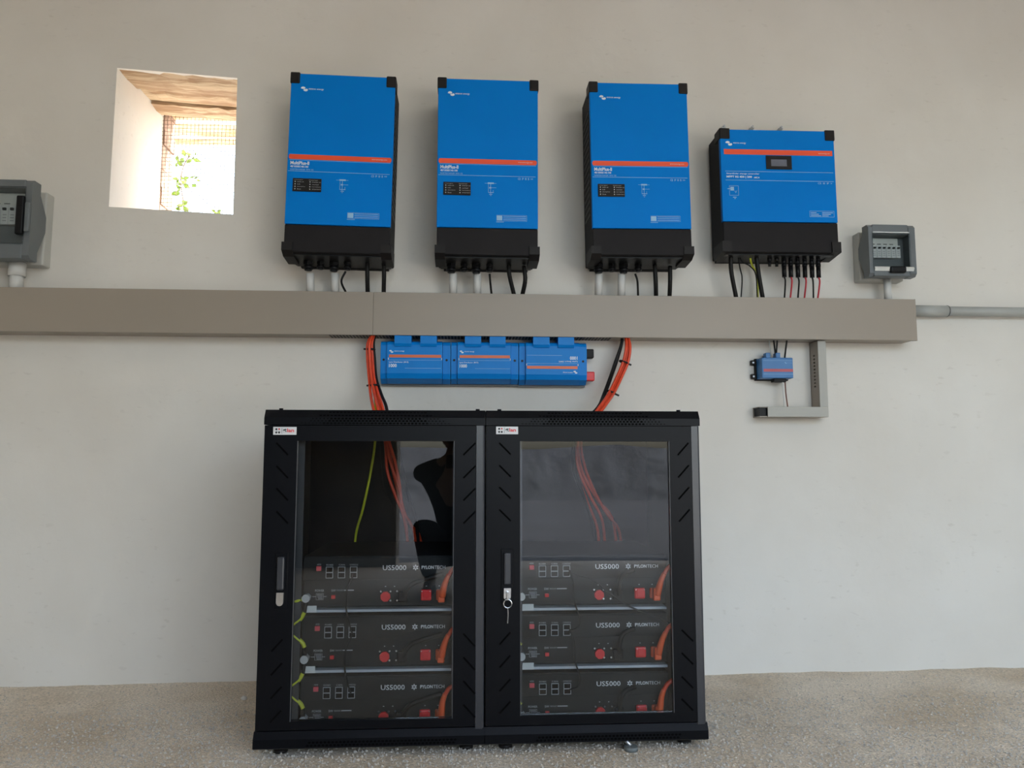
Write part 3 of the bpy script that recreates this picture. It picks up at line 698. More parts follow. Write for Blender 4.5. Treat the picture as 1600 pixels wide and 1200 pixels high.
# ------------------------------------------------------------------ busbar boxes
LY = -.085
def lynx(x0p, x1p, y0p, y1p, label, flip, knobs=False):
    a = pix(x0p, y0p, LY); b = pix(x1p, y1p, LY); W, H = b.x - a.x, a.z - b.z
    r = thing('busbar_box', label, 'busbar box', ((a.x + b.x) / 2, 0, b.z), (0, 0, 0), 'blue busbar boxes under the trunking')
    X = lambda u: -W / 2 + u * W
    Z = lambda t: H * (1 - t)
    yf = LY
    # body with rounded upper and lower front edges
    def prof(d, y_): return [(0, 0), (y_ * .5, 0), (y_ * .93, H * .10), (y_, H * .22), (y_, H * .90), (y_ * .94, H * .965), (y_ * .8, H), (0, H)]
    MB().prism(prof(0, yf), X(.095), X(.88), 'x').build('cover', 'lynxblue', r)
    MB().prism(prof(0, yf * .86), X(0), X(.09), 'x').build('end_flange', 'lynxblue', r)
    MB().prism(prof(0, yf * .86), X(.885), X(.995), 'x').build('end_flange', 'lynxblue', r)
    MB().box(X(.0), X(.995), -.02, 0, -.006, .004).build('base_plate', 'boxgrey', r)
    for u in (.045, .94): MB().cyl((X(u), yf * .86 - .001, Z(.45)), (X(u), yf * .86 + .004, Z(.45)), .0045, 12).build('screw', 'gland', r)
    for u0, u1 in ((.20, .44), (.565, .80)):
        dm = MB(); dm.prism([(yf * .25, H - .004), (yf * 1.05, H * .86), (yf * 1.10, H * .93), (yf * 1.10, H + .02), (yf * .25, H + .02)], X(u0), X(u1), 'x')
        dm.build('cable_dome', 'lynxblue', r)
    y1 = yf - .0006
    def R(mb, u0, u1, t0, t1):
        if flip: u0, u1, t0, t1 = .975 - u1, .975 - u0, 1 - t1 - .02, 1 - t0 - .02
        mb.rect(X(u0), X(u1), Z(t1), Z(t0), y1)
    def T(mb, s, u0, u1, t0, t1, bold=0):
        if flip: u0, u1, t0, t1 = .975 - u1, .975 - u0, 1 - t1 - .02, 1 - t0 - .02
        mb.text(s, X(u0), X(u1), Z(t1), Z(t0), y1, bold, flip)
    s_ = MB(); R(s_, .125, .865, .335, .405); s_.build('orange_stripe', 'lynxorange', r)
    lg = MB(); u0, u1, t0, t1 = .125, .185, .225, .295
    if flip: u0, u1, t0, t1 = .975 - u1, .975 - u0, 1 - t1 - .02, 1 - t0 - .02
    swoosh(lg, X(u0), X(u1), Z(t1), Z(t0), y1, flip); T(lg, 'victron energy', .195, .34, .235, .27, .012); 
    T(lg, '1000', .125, .235, .555, .64, .03); T(lg, 'Lynx Distributor (M10)' if not flip else 'Lynx Smart BMS', .125, .40, .495, .54, .01)
    lg.build('print', 'white', r)
    t = MB(); R(t, .125, .865, .46, .467); R(t, .35, .865, .655, .663); t.build('fine_lines', 'pale', r)
    sm = MB(); R(sm, .112, .122, .41, .46); R(sm, .866, .876, .41, .46); sm.build('status_light', 'sticker', r)
    if knobs:
        MB().box(X(1) - .004, X(1) + .028, yf * .8, yf * .35, Z(.36), Z(.14), .004).build('terminal_cap', 'cap', r)
        o = MB().box(X(1) - .004, X(1) + .030, yf * .8, yf * .35, Z(.91), Z(.69), .004).build('terminal_cap', 'red', r); part_label(o, 'red terminal cap')
    return r
lynx(594.5, 704, 532, 598, 'blue busbar box beside the left cable bundle, leftmost of three', False)
lynx(705, 811, 533, 598.5, 'blue busbar box between the other two, lettering upright', False)
lynx(811.5, 918.5, 534, 600, 'blue box with red and black terminal caps, its lettering upside down', True, True)
# copper link bars visible between domes
# ------------------------------------------------------------------ small module and slotted duct
a = pix(1190, 558.5, -.07); b = pix(1240, 591, -.07); W, H = b.x - a.x, a.z - b.z
r = thing('communication_module', 'small blue communication module beside the small L-shaped duct', 'module', ((a.x + b.x) / 2, 0, b.z))
X = lambda u: -W / 2 + u * W
MB().box(X(0), X(1), -.07, -.012, 0, H, .003).build('case', 'modblue', r)
MB().box(X(0) - .006, X(1) + .004, -.012, 0, -.004, H + .003, .002).build('base', 'cap', r)
for t in (.17, .85):
    lug = MB(); lug.box(X(0) - .022, X(0), -.016, 0, H * (1 - t) - .010, H * (1 - t) + .010, .003); lug.build('mounting_lug', 'cap', r)
    MB().cyl((X(0) - .013, -.017, H * (1 - t)), (X(0) - .013, -.012, H * (1 - t)), .004, 10).build('screw', 'steel', r)
for u in (.28, .60): MB().box(X(u) - .009, X(u) + .009, -.05, -.02, H - .002, H + .022, .002).build('plug', 'modblue', r)
MB().box(X(.43), X(.82), -.055, -.02, -.013, .002, .002).build('terminal_strip', 'cap', r)
t = MB(); t.rect(X(.05), X(.99), H * .31, H * .45, -.0706); t.build('red_stripe', mat('muted_red_print', (0.50, 0.10, 0.12), .5), r)
t = MB(); t.rect(X(.05), X(.99), H * .19, H * .205, -.0706); t.rect(X(.05), X(.99), H * .85, H * .862, -.0706); swoosh(t, X(.72), X(.80), H * .70, H * .78, -.0706); t.text('victron energy', X(.81), X(.96), H * .72, H * .76, -.0706); t.build('print', 'pale', r)
g = 'wires of the small blue module'
def dn(x): q = pix(x, 530, -.05); return Vector((q.x, -.05, tz0 + .006))
cable([dn(1208.7), pix(1210.5, 545, -.045), pix(1212, 560, -.035)], .0032, 'black', 'signal_cable', 'left black wire from the trunking to the small blue module', 'cable', g, 6)
cable([dn(1214.5), pix(1213.5, 545, -.045), pix(1212.5, 560, -.035)], .0032, 'black', 'signal_cable', 'middle black wire from the trunking to the small blue module', 'cable', g, 6)
cable([dn(1229.5), pix(1228, 543, -.045), pix(1226, 560, -.035)], .0036, 'black', 'signal_cable', 'right black wire from the trunking to the small blue module', 'cable', g, 6)
cable([dn(1201.5), pix(1203, 540, -.045), pix(1205, 556, -.035)], .0022, 'pvcgrey', 'signal_cable', 'thin grey wire into the left plug of the small blue module', 'cable', g, 6)
DZ = pix(1240, 635.5, -.075).z
def dd(x): q = pix(x, 636, -.05); return Vector((q.x, -.05, DZ - .004))
cable([pix(1226.5, 594, -.045), pix(1228, 615, -.05), dd(1231)], .0026, mat('brown_wire', (.16, .06, .04), .5), 'signal_cable', 'brown wire from the small blue module down to the duct', 'cable', g, 6)
cable([pix(1222.5, 594, -.045), pix(1224, 615, -.05), dd(1226)], .0026, 'pvc', 'signal_cable', 'white wire from the small blue module down to the duct', 'cable', g, 6)
# L-shaped duct: an upright slotted length and a short level length
DY = -.075
a = pix(1277.5, 531, DY); b = pix(1295, 651.5, DY)
r = thing('slotted_duct', 'upright grey slotted duct between trunking and the level duct', 'duct', ((a.x + b.x) / 2, 0, DZ), group='small grey ducts')
W = b.x - a.x; H = tz0 - DZ
MB().box(-W / 2, W / 2, DY, DY + .005, 0, H + .0, .001).build('cover', 'trunk2', r)
sd_ = MB(); 
sd_.box(-W / 2, -W / 2 + .003, DY + .005, 0, 0, H * .28); sd_.box(-W / 2, -W / 2 + .003, DY + .005, 0, H * .80, H)
sd_.box(-W / 2, -W / 2 + .003, DY + .005, DY + .03, H * .28, H * .80); sd_.box(-W / 2, -W / 2 + .003, DY + .045, 0, H * .28, H * .80)
for q in range(10):
    z = H * (.28 + .052 * q); sd_.box(-W / 2, -W / 2 + .003, DY + .03, DY + .045, z, z + H * .026)
sd_.box(W / 2 - .003, W / 2, DY + .005, 0, 0, H); sd_.box(-W / 2, W / 2, -.004, 0, 0, H)
sd_.build('slotted_wall', 'trunk', r)
a2 = pix(1199.5, 636, DY)
ex = pix(1187.5, 636, DY)
r2 = thing('slotted_duct', 'short level grey duct with an open dark end below the small module', 'duct', ((a2.x + b.x) / 2, 0, b.z), group='small grey ducts')
W2 = b.x - a2.x; H2 = DZ - b.z
MB().box(-W2 / 2, W2 / 2, DY, DY + .005, 0, H2, .001).build('cover', 'trunk2', r2)
q = MB(); xl = ex.x - r2.location.x
q.box(xl, W2 / 2, DY + .005, 0, 0, .003); q.box(xl, W2 / 2, DY + .005, 0, H2 - .003, H2); q.box(xl, W2 / 2, -.004, 0, 0, H2); q.box(W2 / 2 - .003, W2 / 2, DY + .005, 0, 0, H2)
q.build('channel', 'trunk', r2)
q = MB(); q.box(xl + .003, -W2 / 2, DY + .012, -.006, .004, H2 - .004); q.build('duct_shade_block', 'gland', r2)  # black block painted in for the shade inside the open duct end

# ------------------------------------------------------------------ battery cabinets
FY = -.765           # door plane
BY = -.695           # battery face plane
BACK = -.155
ZT = (pix(590, 641, FY).z + pix(930, 641, FY).z) / 2
Z_LID = pix(590, 664, FY).z; ZB = pix(740, 1164, FY).z; Z_DOOR0 = pix(740, 1135, FY).z
def label_cab(k): return ('left', 'right')[k]
XE = [(pix(413, 650, FY).x, pix(759.5, 650, FY).x), (pix(761, 650, FY).x, pix(1093, 650, FY).x)]
mean = (XE[1][1] - XE[0][0]) / 2
XE = [(XE[0][0], XE[0][0] + mean - .001), (XE[0][0] + mean + .001, XE[1][1])]
CABS = []
hexr = .0042
def cabinet(k):
    x0, x1 = XE[k]; base = Vector(((x0 + x1) / 2, FY, 0)); W = x1 - x0
    r = thing('battery_cabinet', ('black glass-door battery cabinet standing left, its door handle without a key', 'black glass-door battery cabinet standing right, a key hanging in its lock')[k], 'cabinet', base, (0, 0, 0), 'black battery cabinets')
    def L(p): return p - base
    def LX(px, py, y=FY): return pix(px, py, y).x - base.x
    h = W / 2; yb = BACK - FY
    zt, zl, zb, zd = ZT, Z_LID, ZB, Z_DOOR0
    # carcass
    MB().box(-h + .012, -h + .016, .03, yb, zb + .03, zl).build('side_panel', 'cab', r); MB().box(h - .016, h - .012, .03, yb, zb + .03, zl).build('side_panel', 'cab', r)
    MB().box(-h + .016, h - .016, yb - .004, yb, zb + .03, zl).build('back_panel', 'cab', r)
    MB().box(-h + .016, h - .016, .03, yb, zb + .028, zb + .034).build('floor_panel', 'cab', r)
    # lid: sloped front edge
    lid = MB(); 
    lid.prism([(0, zl), (0, zl + .021), (.014, zt), (.022, zt), (.022, zl)], -h, h, 'x')
    lid.box(-h, -h + .02, .022, yb, zl, zt); lid.box(h - .02, h, .022, yb, zl, zt); lid.box(-h, h, yb - .03, yb, zl, zt)
    # top plate with a cable opening at the rear
    ox = (LX(596, 641, -.30), LX(932, 641, -.30))[k]
    lid.box(-h, ox - .08, .022, yb - .03, zt - .012, zt - .008); lid.box(ox + .08, h, .022, yb - .03, zt - .012, zt - .008)
    lid.box(ox - .08, ox + .08, .022, .36, zt - .012, zt - .008); lid.box(ox - .08, ox + .08, .56, yb - .03, zt - .012, zt - .008)
    lo = lid.build('lid', 'cab', r)
    for sx in (-h + .04, h - .022 if k == 0 else h - .055):
        MB().cyl((sx, .03, zt), (sx, .03, zt + .005), .006, 10).build('screw', 'cab', lo)
    ho = MB(); step = .0105
    rows = [(zl + .0045, 0, .34), (zl + .0115, .5, .31), (zl + .0180, 0, .29)]
    for zz_, off, ext in rows:
        n_ = int(W * ext / step)
        for i in range(-n_, n_ + 1):
            x = (i + off) * step; c = (x, -.0004, zz_)
            rr = hexr * (1 if abs(i) < n_ * .75 else .6)
            ho._f([ho.bm.verts.new((x + rr * math.cos(PI / 3 * q), -.0004, zz_ + rr * .72 * math.sin(PI / 3 * q))) for q in range(6)])
    # perforation on the sloped strip too
    for j in range(2):
        n_ = int(W * (.26 - .03 * j) / step); t = .3 + .4 * j
        for i in range(-n_, n_ + 1):
            x = (i + .5 * j) * step; yy = .014 * t - .0004; zz_ = zl + .021 + (zt - zl - .021) * t
            ho._f([ho.bm.verts.new((x + hexr * math.cos(PI / 3 * q), yy + .0025 * math.sin(PI / 3 * q), zz_ + .0025 * math.sin(PI / 3 * q))) for q in range(6)])
    o = ho.build('perforation', 'vent', lo, recalc=False); o['kind'] = 'stuff'
    MB().box(-h + .016, h - .016, .0225, .030, zl - .022, zt - .013).build('header_strip', 'cab', r)
    # corner posts, rounded
    for sx in (-1, 1):
        po = MB()
        if sx > 0: po.prism([(h - .0255, .002), (h - .007, .002), (h - .003, .004), (h - .001, .008), (h - .001, .05), (h - .0255, .05)], zb + .03, zl - .001, 'z')
        else: po.box(-h + .001, -h + .014, .022, .05, zb + .03, zl - .001)
        po.build('corner_post', 'cabpost', r)
    # plinth
    pl = MB(); zj = zb + (zd - zb) * .55
    pl.prism([(.0, zb), (-.006, zb + .004), (-.006, zj), (.004, zd - .004), (.03, zd - .004), (.03, zb)], -h - .002, h + .002, 'x')
    pl.box(-h, -h + .02, .03, yb, zb, zb + .03); pl.box(h - .02, h, .03, yb, zb, zb + .03); pl.box(-h, h, yb - .02, yb, zb, zb + .03)
    po = pl.build('plinth', 'cab', r)
    ho = MB()
    for j in range(2):
        n_ = int(W * .33 / step)
        for i in range(-n_, n_ + 1):
            x = (i + .5 * j) * step + .03; zz_ = zb + .010 + .008 * j
            ho._f([ho.bm.verts.new((x + hexr * math.cos(PI / 3 * q), -.0065, zz_ + hexr * .75 * math.sin(PI / 3 * q))) for q in range(6)])
    o = ho.build('perforation', 'vent', po, recalc=False); o['kind'] = 'stuff'
    for fx, fy in ((-h + .06, .06), (h - .05, .06), (-h + .06, yb - .06), (h - .06, yb - .06)):
        ft = MB(); ft.cyl((fx, fy, zb + .002), (fx, fy, .010), .010, 10); ft.cyl((fx, fy, .010), (fx, fy, -.004), .020, 16); ft.build('levelling_foot', 'cap', r)
    # rack rails
    for px_, pw in (((460, 471.5), (808, 816))[k], ((706, 716), (1046, 1056))[k]):
        xa, xb = LX(px_, 900, FY + .045), LX(pw, 900, FY + .045)
        rl = MB(); rl.box(xa, xb, .045, .048, zd, zl - .02); rl.box(xa if xa < 0 else xb - .002, (xa + .002) if xa < 0 else xb, .048, .085, zd, zl - .02)
        rl.build('rack_rail', 'rail', r)
    # door
    gx0, gx1 = ((LX(464.5, 700), LX(710, 700)), (LX(812.5, 700), LX(1045.5, 700)))[k]
    gz1 = pix(600, 689, FY).z; gz0 = (pix(590, 1125, FY).z, pix(930, 1116, FY).z)[k]
    dx0, dx1 = -h + .002, h - .0265
    dz1 = zl - .002; dz0 = zd
    d = MB(); t0, t1 = 0.0, .02
    d.box(dx0, gx0, t0, t1, dz0, dz1); d.box(gx1, dx1, t0, t1, dz0, dz1); d.box(gx0, gx1, t0, t1, dz0, gz0); d.box(gx0, gx1, t0, t1, gz1, dz1)
    bmesh.ops.remove_doubles(d.bm, verts=d.bm.verts, dist=1e-5)
    door = d.build('door', 'cab', r)
    MB().box(gx0 + .0005, gx1 - .0005, .006, .010, gz0 + .0005, gz1 - .0005).build('glass_pane', 'glass', door)
    MB().box(gx0, gx0 + .0012, -.0008, .006, gz0, gz1).build('pane_edging', 'rubber', door)
    MB().box(gx1 - .0012, gx1, -.0004, .006, gz0, gz1).build('pane_edging', 'rubber', door)
    # slanted vent slots: \ above, / below on the lock side, mirrored on the hinge side
    def slot(pa, pb):
        a_, b_ = L(pix(*pa, FY)), L(pix(*pb, FY)); v = (b_ - a_).normalized(); nrm = Vector((-v.z, 0, v.x)) * .0024
        sm = MB(); pts = [(a_ + nrm), (b_ + nrm), (b_ - nrm), (a_ - nrm)]
        sm.prism([(q.x, q.z) for q in pts], -.0006, .004); sm.build('vent_slot', 'vent', door)
    if k == 0:
        for y in (692, 728, 763, 799): slot((432, y), (450, y + 19)); slot((743, y), (724, y + 19))
        for y in (999, 1036, 1073, 1110): slot((441.5 - (y - 999) * .02, y), (424 - (y - 999) * .02, y + 19)); slot((724, y - 9), (742, y + 11))
    else:
        for y in (692, 727, 761, 796): slot((780, y), (798, y + 18)); slot((1075.5 + (y - 692) * .02, y), (1059 + (y - 692) * .02, y + 19))
        for y in (988, 1024, 1061, 1096): slot((797.5, y), (780.5, y + 19)); slot((1065, y - 4), (1083, y + 14))
    # swing handle
    hx0, hx1, hz1, hz0 = ((LX(433, 900), LX(446, 900), pix(440, 868, FY).z, pix(440, 947, FY).z), (LX(786, 900), LX(798.5, 900), pix(790, 862, FY).z, pix(790, 938, FY).z))[k]
    esc = MB(); esc.box(hx0 - .006, hx1 + .007, -.003, 0, hz0 - .008, hz1 + .008, .002); hd = esc.build('handle', 'cab', door)
    lv = MB(); lv.box(hx0 + .002, hx1 - .001, -.016, -.003, hz0 + .045, hz1 - .002, .004); lv.build('lever', 'cabpost', hd)
    zlk = (pix(440, 925, FY).z, pix(790, 918, FY).z)[k]
    pts = [(hx0 + .002, zlk), (hx1 - .001, zlk)] ; cx_ = (hx0 + hx1) / 2; rr = (hx1 - hx0) / 2 - .0015
    for q in range(9): a_ = -PI * q / 8; pts.append((cx_ + rr * math.cos(a_), hz0 + rr + .002 + rr * math.sin(a_)))
    lk = MB(); lk.prism(pts, -.013, -.003); lk.build('lock', 'chrome', hd)
    # badge with four dots and lettering
    b0, b1, c1, c0 = ((LX(427, 672), LX(463.5, 672), pix(440, 667, FY).z, pix(440, 679.5, FY).z), (LX(775, 672), LX(809.5, 672), pix(790, 666.5, FY).z, pix(790, 678.5, FY).z))[k]
    bd = MB().box(b0, b1, -.002, 0, c0, c1, .0008).build('badge', 'sticker', door); bw, bh = b1 - b0, c1 - c0
    dt = MB()
    for i, (u, v) in enumerate(((.14, .70), (.26, .72), (.14, .30), (.26, .30))):
        if i == 1: continue
        dt.cyl((b0 + bw * u, -.0026, c0 + bh * v), (b0 + bw * u, -.002, c0 + bh * v), bh * .13, 12)
    dt.rect(b0 + bw * .37, b0 + bw * .385, c0 + bh * .15, c0 + bh * .85, -.0024)
    dt.text('gt', b0 + bw * .42, b0 + bw * .58, c0 + bh * .2, c0 + bh * .8, -.0024, .03); dt.build('badge_print', 'ink', bd)
    dr = MB(); dr.text('lan', b0 + bw * .60, b0 + bw * .90, c0 + bh * .33, c0 + bh * .8, -.0024, .03); dr.cyl((b0 + bw * .26, -.0026, c0 + bh * .72), (b0 + bw * .26, -.002, c0 + bh * .72), bh * .11, 12); dr.build('badge_print', 'redink', bd)
    # two levels of shelf edge below the upper batteries
    sx0, sx1 = ((LX(474, 950, BY), LX(707.5, 950, BY)), (LX(812, 950, BY), LX(1040, 950, BY)))[k]
    for i, py in enumerate(((953.5, 1047), (950.5, 1041.5))[k]):
        z = pix((590, 930)[k], py, BY).z
        MB().box(sx0, sx1, BY - FY - .012, BY - FY + .40, z - .0025, z + .005, .001).build('shelf', 'edge', r)
        st_ = MB(); st_.box(sx0 + .004, sx0 + .04, BY - FY - .0135, BY - FY - .012, z - .002, z + .017); st_.build('shelf_tag', 'paper', r)
    return r, base
for k in (0, 1): CABS.append(cabinet(k))

# key in the right-hand lock
a = pix(793, 931, FY - .013); kr = thing('key', 'key with a ring and a hanging wire tag in the lock of the right cabinet', 'key', a)
kq = MB(); kq.box(-.0025, .0025, -.012, .004, -.010, .012, .001); kq.cyl((0, -.003, .006), (0, .002, .006), .006, 10); kq.build('key_blade', 'chrome', kr)
MB().ring((0, -.010, -.020), .0115, .0018, 'y', 18).build('key_ring', 'chrome', kr)
MB().tube([(0, -.010, -.031), (.001, -.009, -.05), (.0, -.008, -.074)], .0014, 6).build('tag_wire', 'steel', kr)

# ------------------------------------------------------------------ batteries
ORD = ('top', 'middle', 'bottom')
BTOP = ((868.5, 961, 1055), (867, 958.5, 1050)); BBOT = ((948, 1042, 1136), (945, 1037, 1128))
def battery(k, i):
    xl, xr = (474.5, 708.5) if k == 0 else (806.5, 1040.5)
    pm = (591, 923)[k]
    a = pix(xl, 900, BY); b = pix(xr, 900, BY); z1 = pix(pm, BTOP[k][i], BY).z; z0 = pix(pm, BBOT[k][i], BY).z + .001
    W, H = b.x - a.x, z1 - z0; base = Vector(((a.x + b.x) / 2, BY, z0))
    r = thing('battery_module', 'black rack battery module, %s one in the %s cabinet' % (ORD[i], label_cab(k)), 'battery', base, (0, 0, 0), 'rack batteries behind the cabinet doors')
    X = lambda u: -W / 2 + u * W
    Z = lambda t: H * (1 - t)
    MB().box(X(0), X(1), 0, .40, 0, H, .003).build('case', 'batt', r)
    MB().box(X(.0), X(1), -.003, 0, Z(.47), Z(.03), .001).build('upper_panel', 'batt', r)
    y1 = -.0036
    t = MB(); t.text('US5000', X(.525), X(.683), Z(.285), Z(.185), y1, .012)
    cx_, cz_ = X(.745), Z(.235)
    for q in range(6):
        an = PI / 6 + PI / 3 * q; u = Vector((math.cos(an), 0, math.sin(an))); v = Vector((-math.sin(an), 0, math.cos(an))); c = Vector((cx_, y1, cz_))
        t._f([t.bm.verts.new(c + u * .0015), t.bm.verts.new(c + u * .005 + v * .0024), t.bm.verts.new(c + u * .0092), t.bm.verts.new(c + u * .005 - v * .0024)])
    t.text('PYLON', X(.785), X(.868), Z(.268), Z(.20), y1, .03); t.text('TECH', X(.872), X(.945), Z(.268), Z(.20), y1, 0)
    t.build('brand_print', 'sticker', r)
    for u0, u1 in ((.148, .196), (.228, .276), (.308, .356)):
        pt = MB(); zz0, zz1 = Z(.43), Z(.205); zm = (zz0 + zz1) / 2; x0, x1 = X(u0), X(u1); e_ = .0016
        pt.box(x0, x1, -.007, -.003, zz1 - e_, zz1); pt.box(x0, x1, -.007, -.003, zz0, zz0 + e_); pt.box(x0, x1, -.007, -.003, zm - e_ * .8, zm + e_ * .8)
        pt.box(x0, x0 + e_, -.007, -.003, zz0, zz1); pt.box(x1 - e_, x1, -.007, -.003, zz0, zz1)
        po_ = pt.build('port', 'grey_print', r)
        for q0, q1 in ((zz0 + e_, zm - e_ * .8), (zm + e_ * .8, zz1 - e_)): MB().box(x0 + e_, x1 - e_, -.006, -.0035, q0, q1).build('port_opening', 'vent', po_)
    bt = MB(); bt.box(X(.085), X(.118), -.009, -.003, Z(.285), Z(.19), .0015); bt.build('button', 'pink', r)
    t = MB(); 
    t.text('ADD', X(.088), X(.115), Z(.175), Z(.145), y1); t.text('RS485', X(.15), X(.195), Z(.185), Z(.155), y1); t.text('CAN', X(.232), X(.272), Z(.185), Z(.155), y1); t.text('CONSOLE', X(.305), X(.36), Z(.185), Z(.155), y1)
    t.text('POWER', X(.078), X(.138), Z(.70), Z(.655), -.0006, .01); t.text('SW', X(.185), X(.215), Z(.70), Z(.655), -.0006, .01); t.text('RUN ALM', X(.222), X(.262), Z(.69), Z(.66), -.0006)
    t.rect(X(.268), X(.335), Z(.685), Z(.665), -.0006)
    frame_lines(t, X(.085), X(.135), Z(.86), Z(.73), -.0006, .0007)
    for q in range(4): t.rect(X(.09 + .003 * q), X(.13), Z(.76 + .028 * q), Z(.75 + .028 * q), -.0006)
    t.rect(X(.06), X(.085), Z(.80), Z(.79), -.0006); t.rect(X(.135), X(.155), Z(.80), Z(.79), -.0006)
    for u in (.545, .605, .818, .905): t.rect(X(u) - .002, X(u) + .002, Z(.615), Z(.60), -.0006)
    t.build('marking_print', 'grey_print', r)
    MB().box(X(.188), X(.214), -.008, 0, Z(.835), Z(.765), .001).build('switch', 'red', r)
    # sockets: red round, black round, red square
    so = MB(); so.cyl((X(.547), -.012, Z(.80)), (X(.547), 0, Z(.80)), .0145, 8); so.build('socket', 'red', r)
    for dx, dz in ((-.014, .014), (.014, .014), (.014, -.012)):
        MB().cyl((X(.547) + dx, -.003, Z(.80) + dz), (X(.547) + dx, 0, Z(.80) + dz), .0028, 8).build('socket_screw', 'chrome', r)
    for dx, dz in ((-.018, .014), (-.018, -.012)):
        MB().cyl((X(.665) + dx, -.003, Z(.80) + dz), (X(.665) + dx, 0, Z(.80) + dz), .0028, 8).build('socket_screw', 'chrome', r)
    so = MB(); so.box(X(.782), X(.853), -.012, 0, Z(.885), Z(.67), .004); so.build('socket', 'red', r)
    MB().box(X(.80), X(.838), -.014, -.012, Z(.83), Z(.715), .002).build('socket_face', 'red', r)
    for dx in (-.012, .012): MB().cyl((X(.818) + dx, -.0135, Z(.70)), (X(.818) + dx, -.012, Z(.70)), .0018, 6).build('socket_screw', 'chrome', r)
    so = MB(); so.box(X(.885), X(.93), -.012, 0, Z(.885), Z(.67), .004); so.build('socket', 'plug', r)
    # earth stud
    lx = X(.03)
    st_ = MB(); st_.cyl((lx, -.014, Z(.80)), (lx, 0, Z(.80)), .011, 6); st_.build('earth_stud', 'lug', r)
    w_ = base
    # plugs and cables on the face: things of their own
    nm = '%s battery of the %s cabinet' % (ORD[i], label_cab(k))
    def Wp(u, t_, y): return w_ + Vector((X(u), y, Z(t_)))
    pl = thing('power_plug', 'orange angled plug and red lead on the %s' % nm, 'plug', Wp(.92, .78, -.012), (0, 0, 0), 'orange plugs on the batteries')
    b_ = pl.location.copy()
    lean = (.0, .006)[k]
    pb = MB(); pb.box(X(.898) - (b_.x - w_.x), X(.945) - (b_.x - w_.x), -.020, 0, -.018, .018, .004); pb.build('plug_body', 'plug', pl)
    top = [Vector((.002, -.012, .0)), Vector((.006, -.018, .018)), Vector((.012, -.022, .040)), Vector((.022, -.024, .062))]
    if i == 2: top = [Vector((.002, -.012, .0)), Vector((.004, -.018, .02)), Vector((.007, -.022, .045)), Vector((.014, -.024, .066))]
    MB().tube(top, [.0115 - .0045 * q / 18 for q in range(19)], 10).build('boot', 'plug', pl)
    e1 = top[-1]
    MB().tube([e1 - Vector((.003, 0, .008)), e1 + Vector((.010, 0, .014)), e1 + Vector((.026 + lean, 0, .022 + lean)), e1 + Vector((.05, .004, .03))], .0062, 10).build('lead', 'cable', pl)
    pk = thing('power_plug', 'black angled plug and lead on the %s' % nm, 'plug', Wp(.665, .80, -.002), (0, 0, 0), 'black plugs on the batteries')
    MB().box(-.014, .014, -.018, 0, -.015, .015, .004).build('plug_body', 'cap', pk)
    bend = [Vector((.002, -.012, 0)), Vector((.012, -.020, .022)), Vector((.030, -.024, .040)), Vector((.070, -.022, .053)), Vector((.115, -.018, .064))]
    if k == 1: bend = [Vector((.002, -.012, 0)), Vector((.004, -.020, .03)), Vector((.008, -.024, .050)), Vector((.020, -.022, .064)), Vector((.05, -.012, .072))]
    MB().tube(bend, .0065, 10).build('lead', 'black', pk)
    return r, Wp, Z
BT = {}
for k in (0, 1):
    for i in range(3): BT[k, i] = battery(k, i)

# earth jumpers and data jumpers between the batteries
for k in (0, 1):
    nm = label_cab(k)
    for i in (0, 1):
        a = BT[k, i][1](.03, .80, -.016); b = BT[k, i + 1][1](.03, .80, -.016)
        r = thing('earth_jumper', 'yellow-green earth jumper between the %s and %s batteries of the %s cabinet' % (ORD[i], ORD[i + 1], nm), 'cable', b, (0, 0, 0), 'earth jumpers on the batteries')
        d = a - b; D = lambda x, t: Vector((x, -.004, d.z * t))
        MB().tube([d, D(-.002, .86), D(-.004, .76)], .0055, 8).build('sleeve', 'cap', r)
        MB().tube([D(-.004, .77), D(-.014, .66), D(-.034, .56), D(-.040, .45), D(-.026, .36), D(-.008, .27), D(-.001, .19)], .0058, 10).build('wire', 'yg', r)
        MB().tube([D(-.001, .20), D(0, .10), Vector((0, 0, 0))], .0050, 8).build('sleeve', 'cap', r)
        for c in (d, Vector((0, 0, 0))): MB().cyl(c + Vector((0, -.0125 - .002 * i, 0)), c + Vector((0, -.006, 0)), .0115, 12).build('ring_lug', 'lug', r)
    if k == 0:
        a = BT[0, 0][1](.02, .80, -.018)
        cable([a + Vector((-.006, 0, -.002)), a + Vector((-.025, -.002, -.008)), a + Vector((-.055, .01, -.010))], .0062, 'yg', 'earth_wire', 'yellow earth wire entering the top earth stud of the left cabinet', 'cable', None, 10)
    for i in (0, 1):
        a = BT[k, i][1](.332, .30, -.010); b = BT[k, i + 1][1](.332, .33, -.010)
        if k == 0: pts = [a + Vector((0, 0, -.01)), a.lerp(b, .25) + Vector((-.014, -.012, 0)), a.lerp(b, .5) + Vector((-.018, -.014, 0)), a.lerp(b, .78) + Vector((-.010, -.013, 0)), b]
        else: pts = [a + Vector((.008, 0, 0)), a.lerp(b, .2) + Vector((.018, -.012, 0)), a.lerp(b, .5) + Vector((.020, -.014, 0)), a.lerp(b, .75) + Vector((.034, -.014, 0)), a.lerp(b, .93) + Vector((.030, -.010, 0)), b + Vector((.006, 0, 0))]
        cable(pts, .0024, 'black', 'data_cable', 'thin black data cable from the %s to the %s battery in the %s cabinet' % (ORD[i], ORD[i + 1], nm), 'cable', 'data jumpers on the batteries', 6)
cable([BT[1, 0][1](.345, .36, -.012), pix(925, 905, BY - .02), pix(950, 925, BY - .025), pix(985, 948, BY - .025), pix(1030, 967, BY - .02), pix(1052, 976, BY + .01)], .0024, 'black', 'data_cable', 'thin black cable slanting across the top batteries of the right cabinet', 'cable', None, 6)

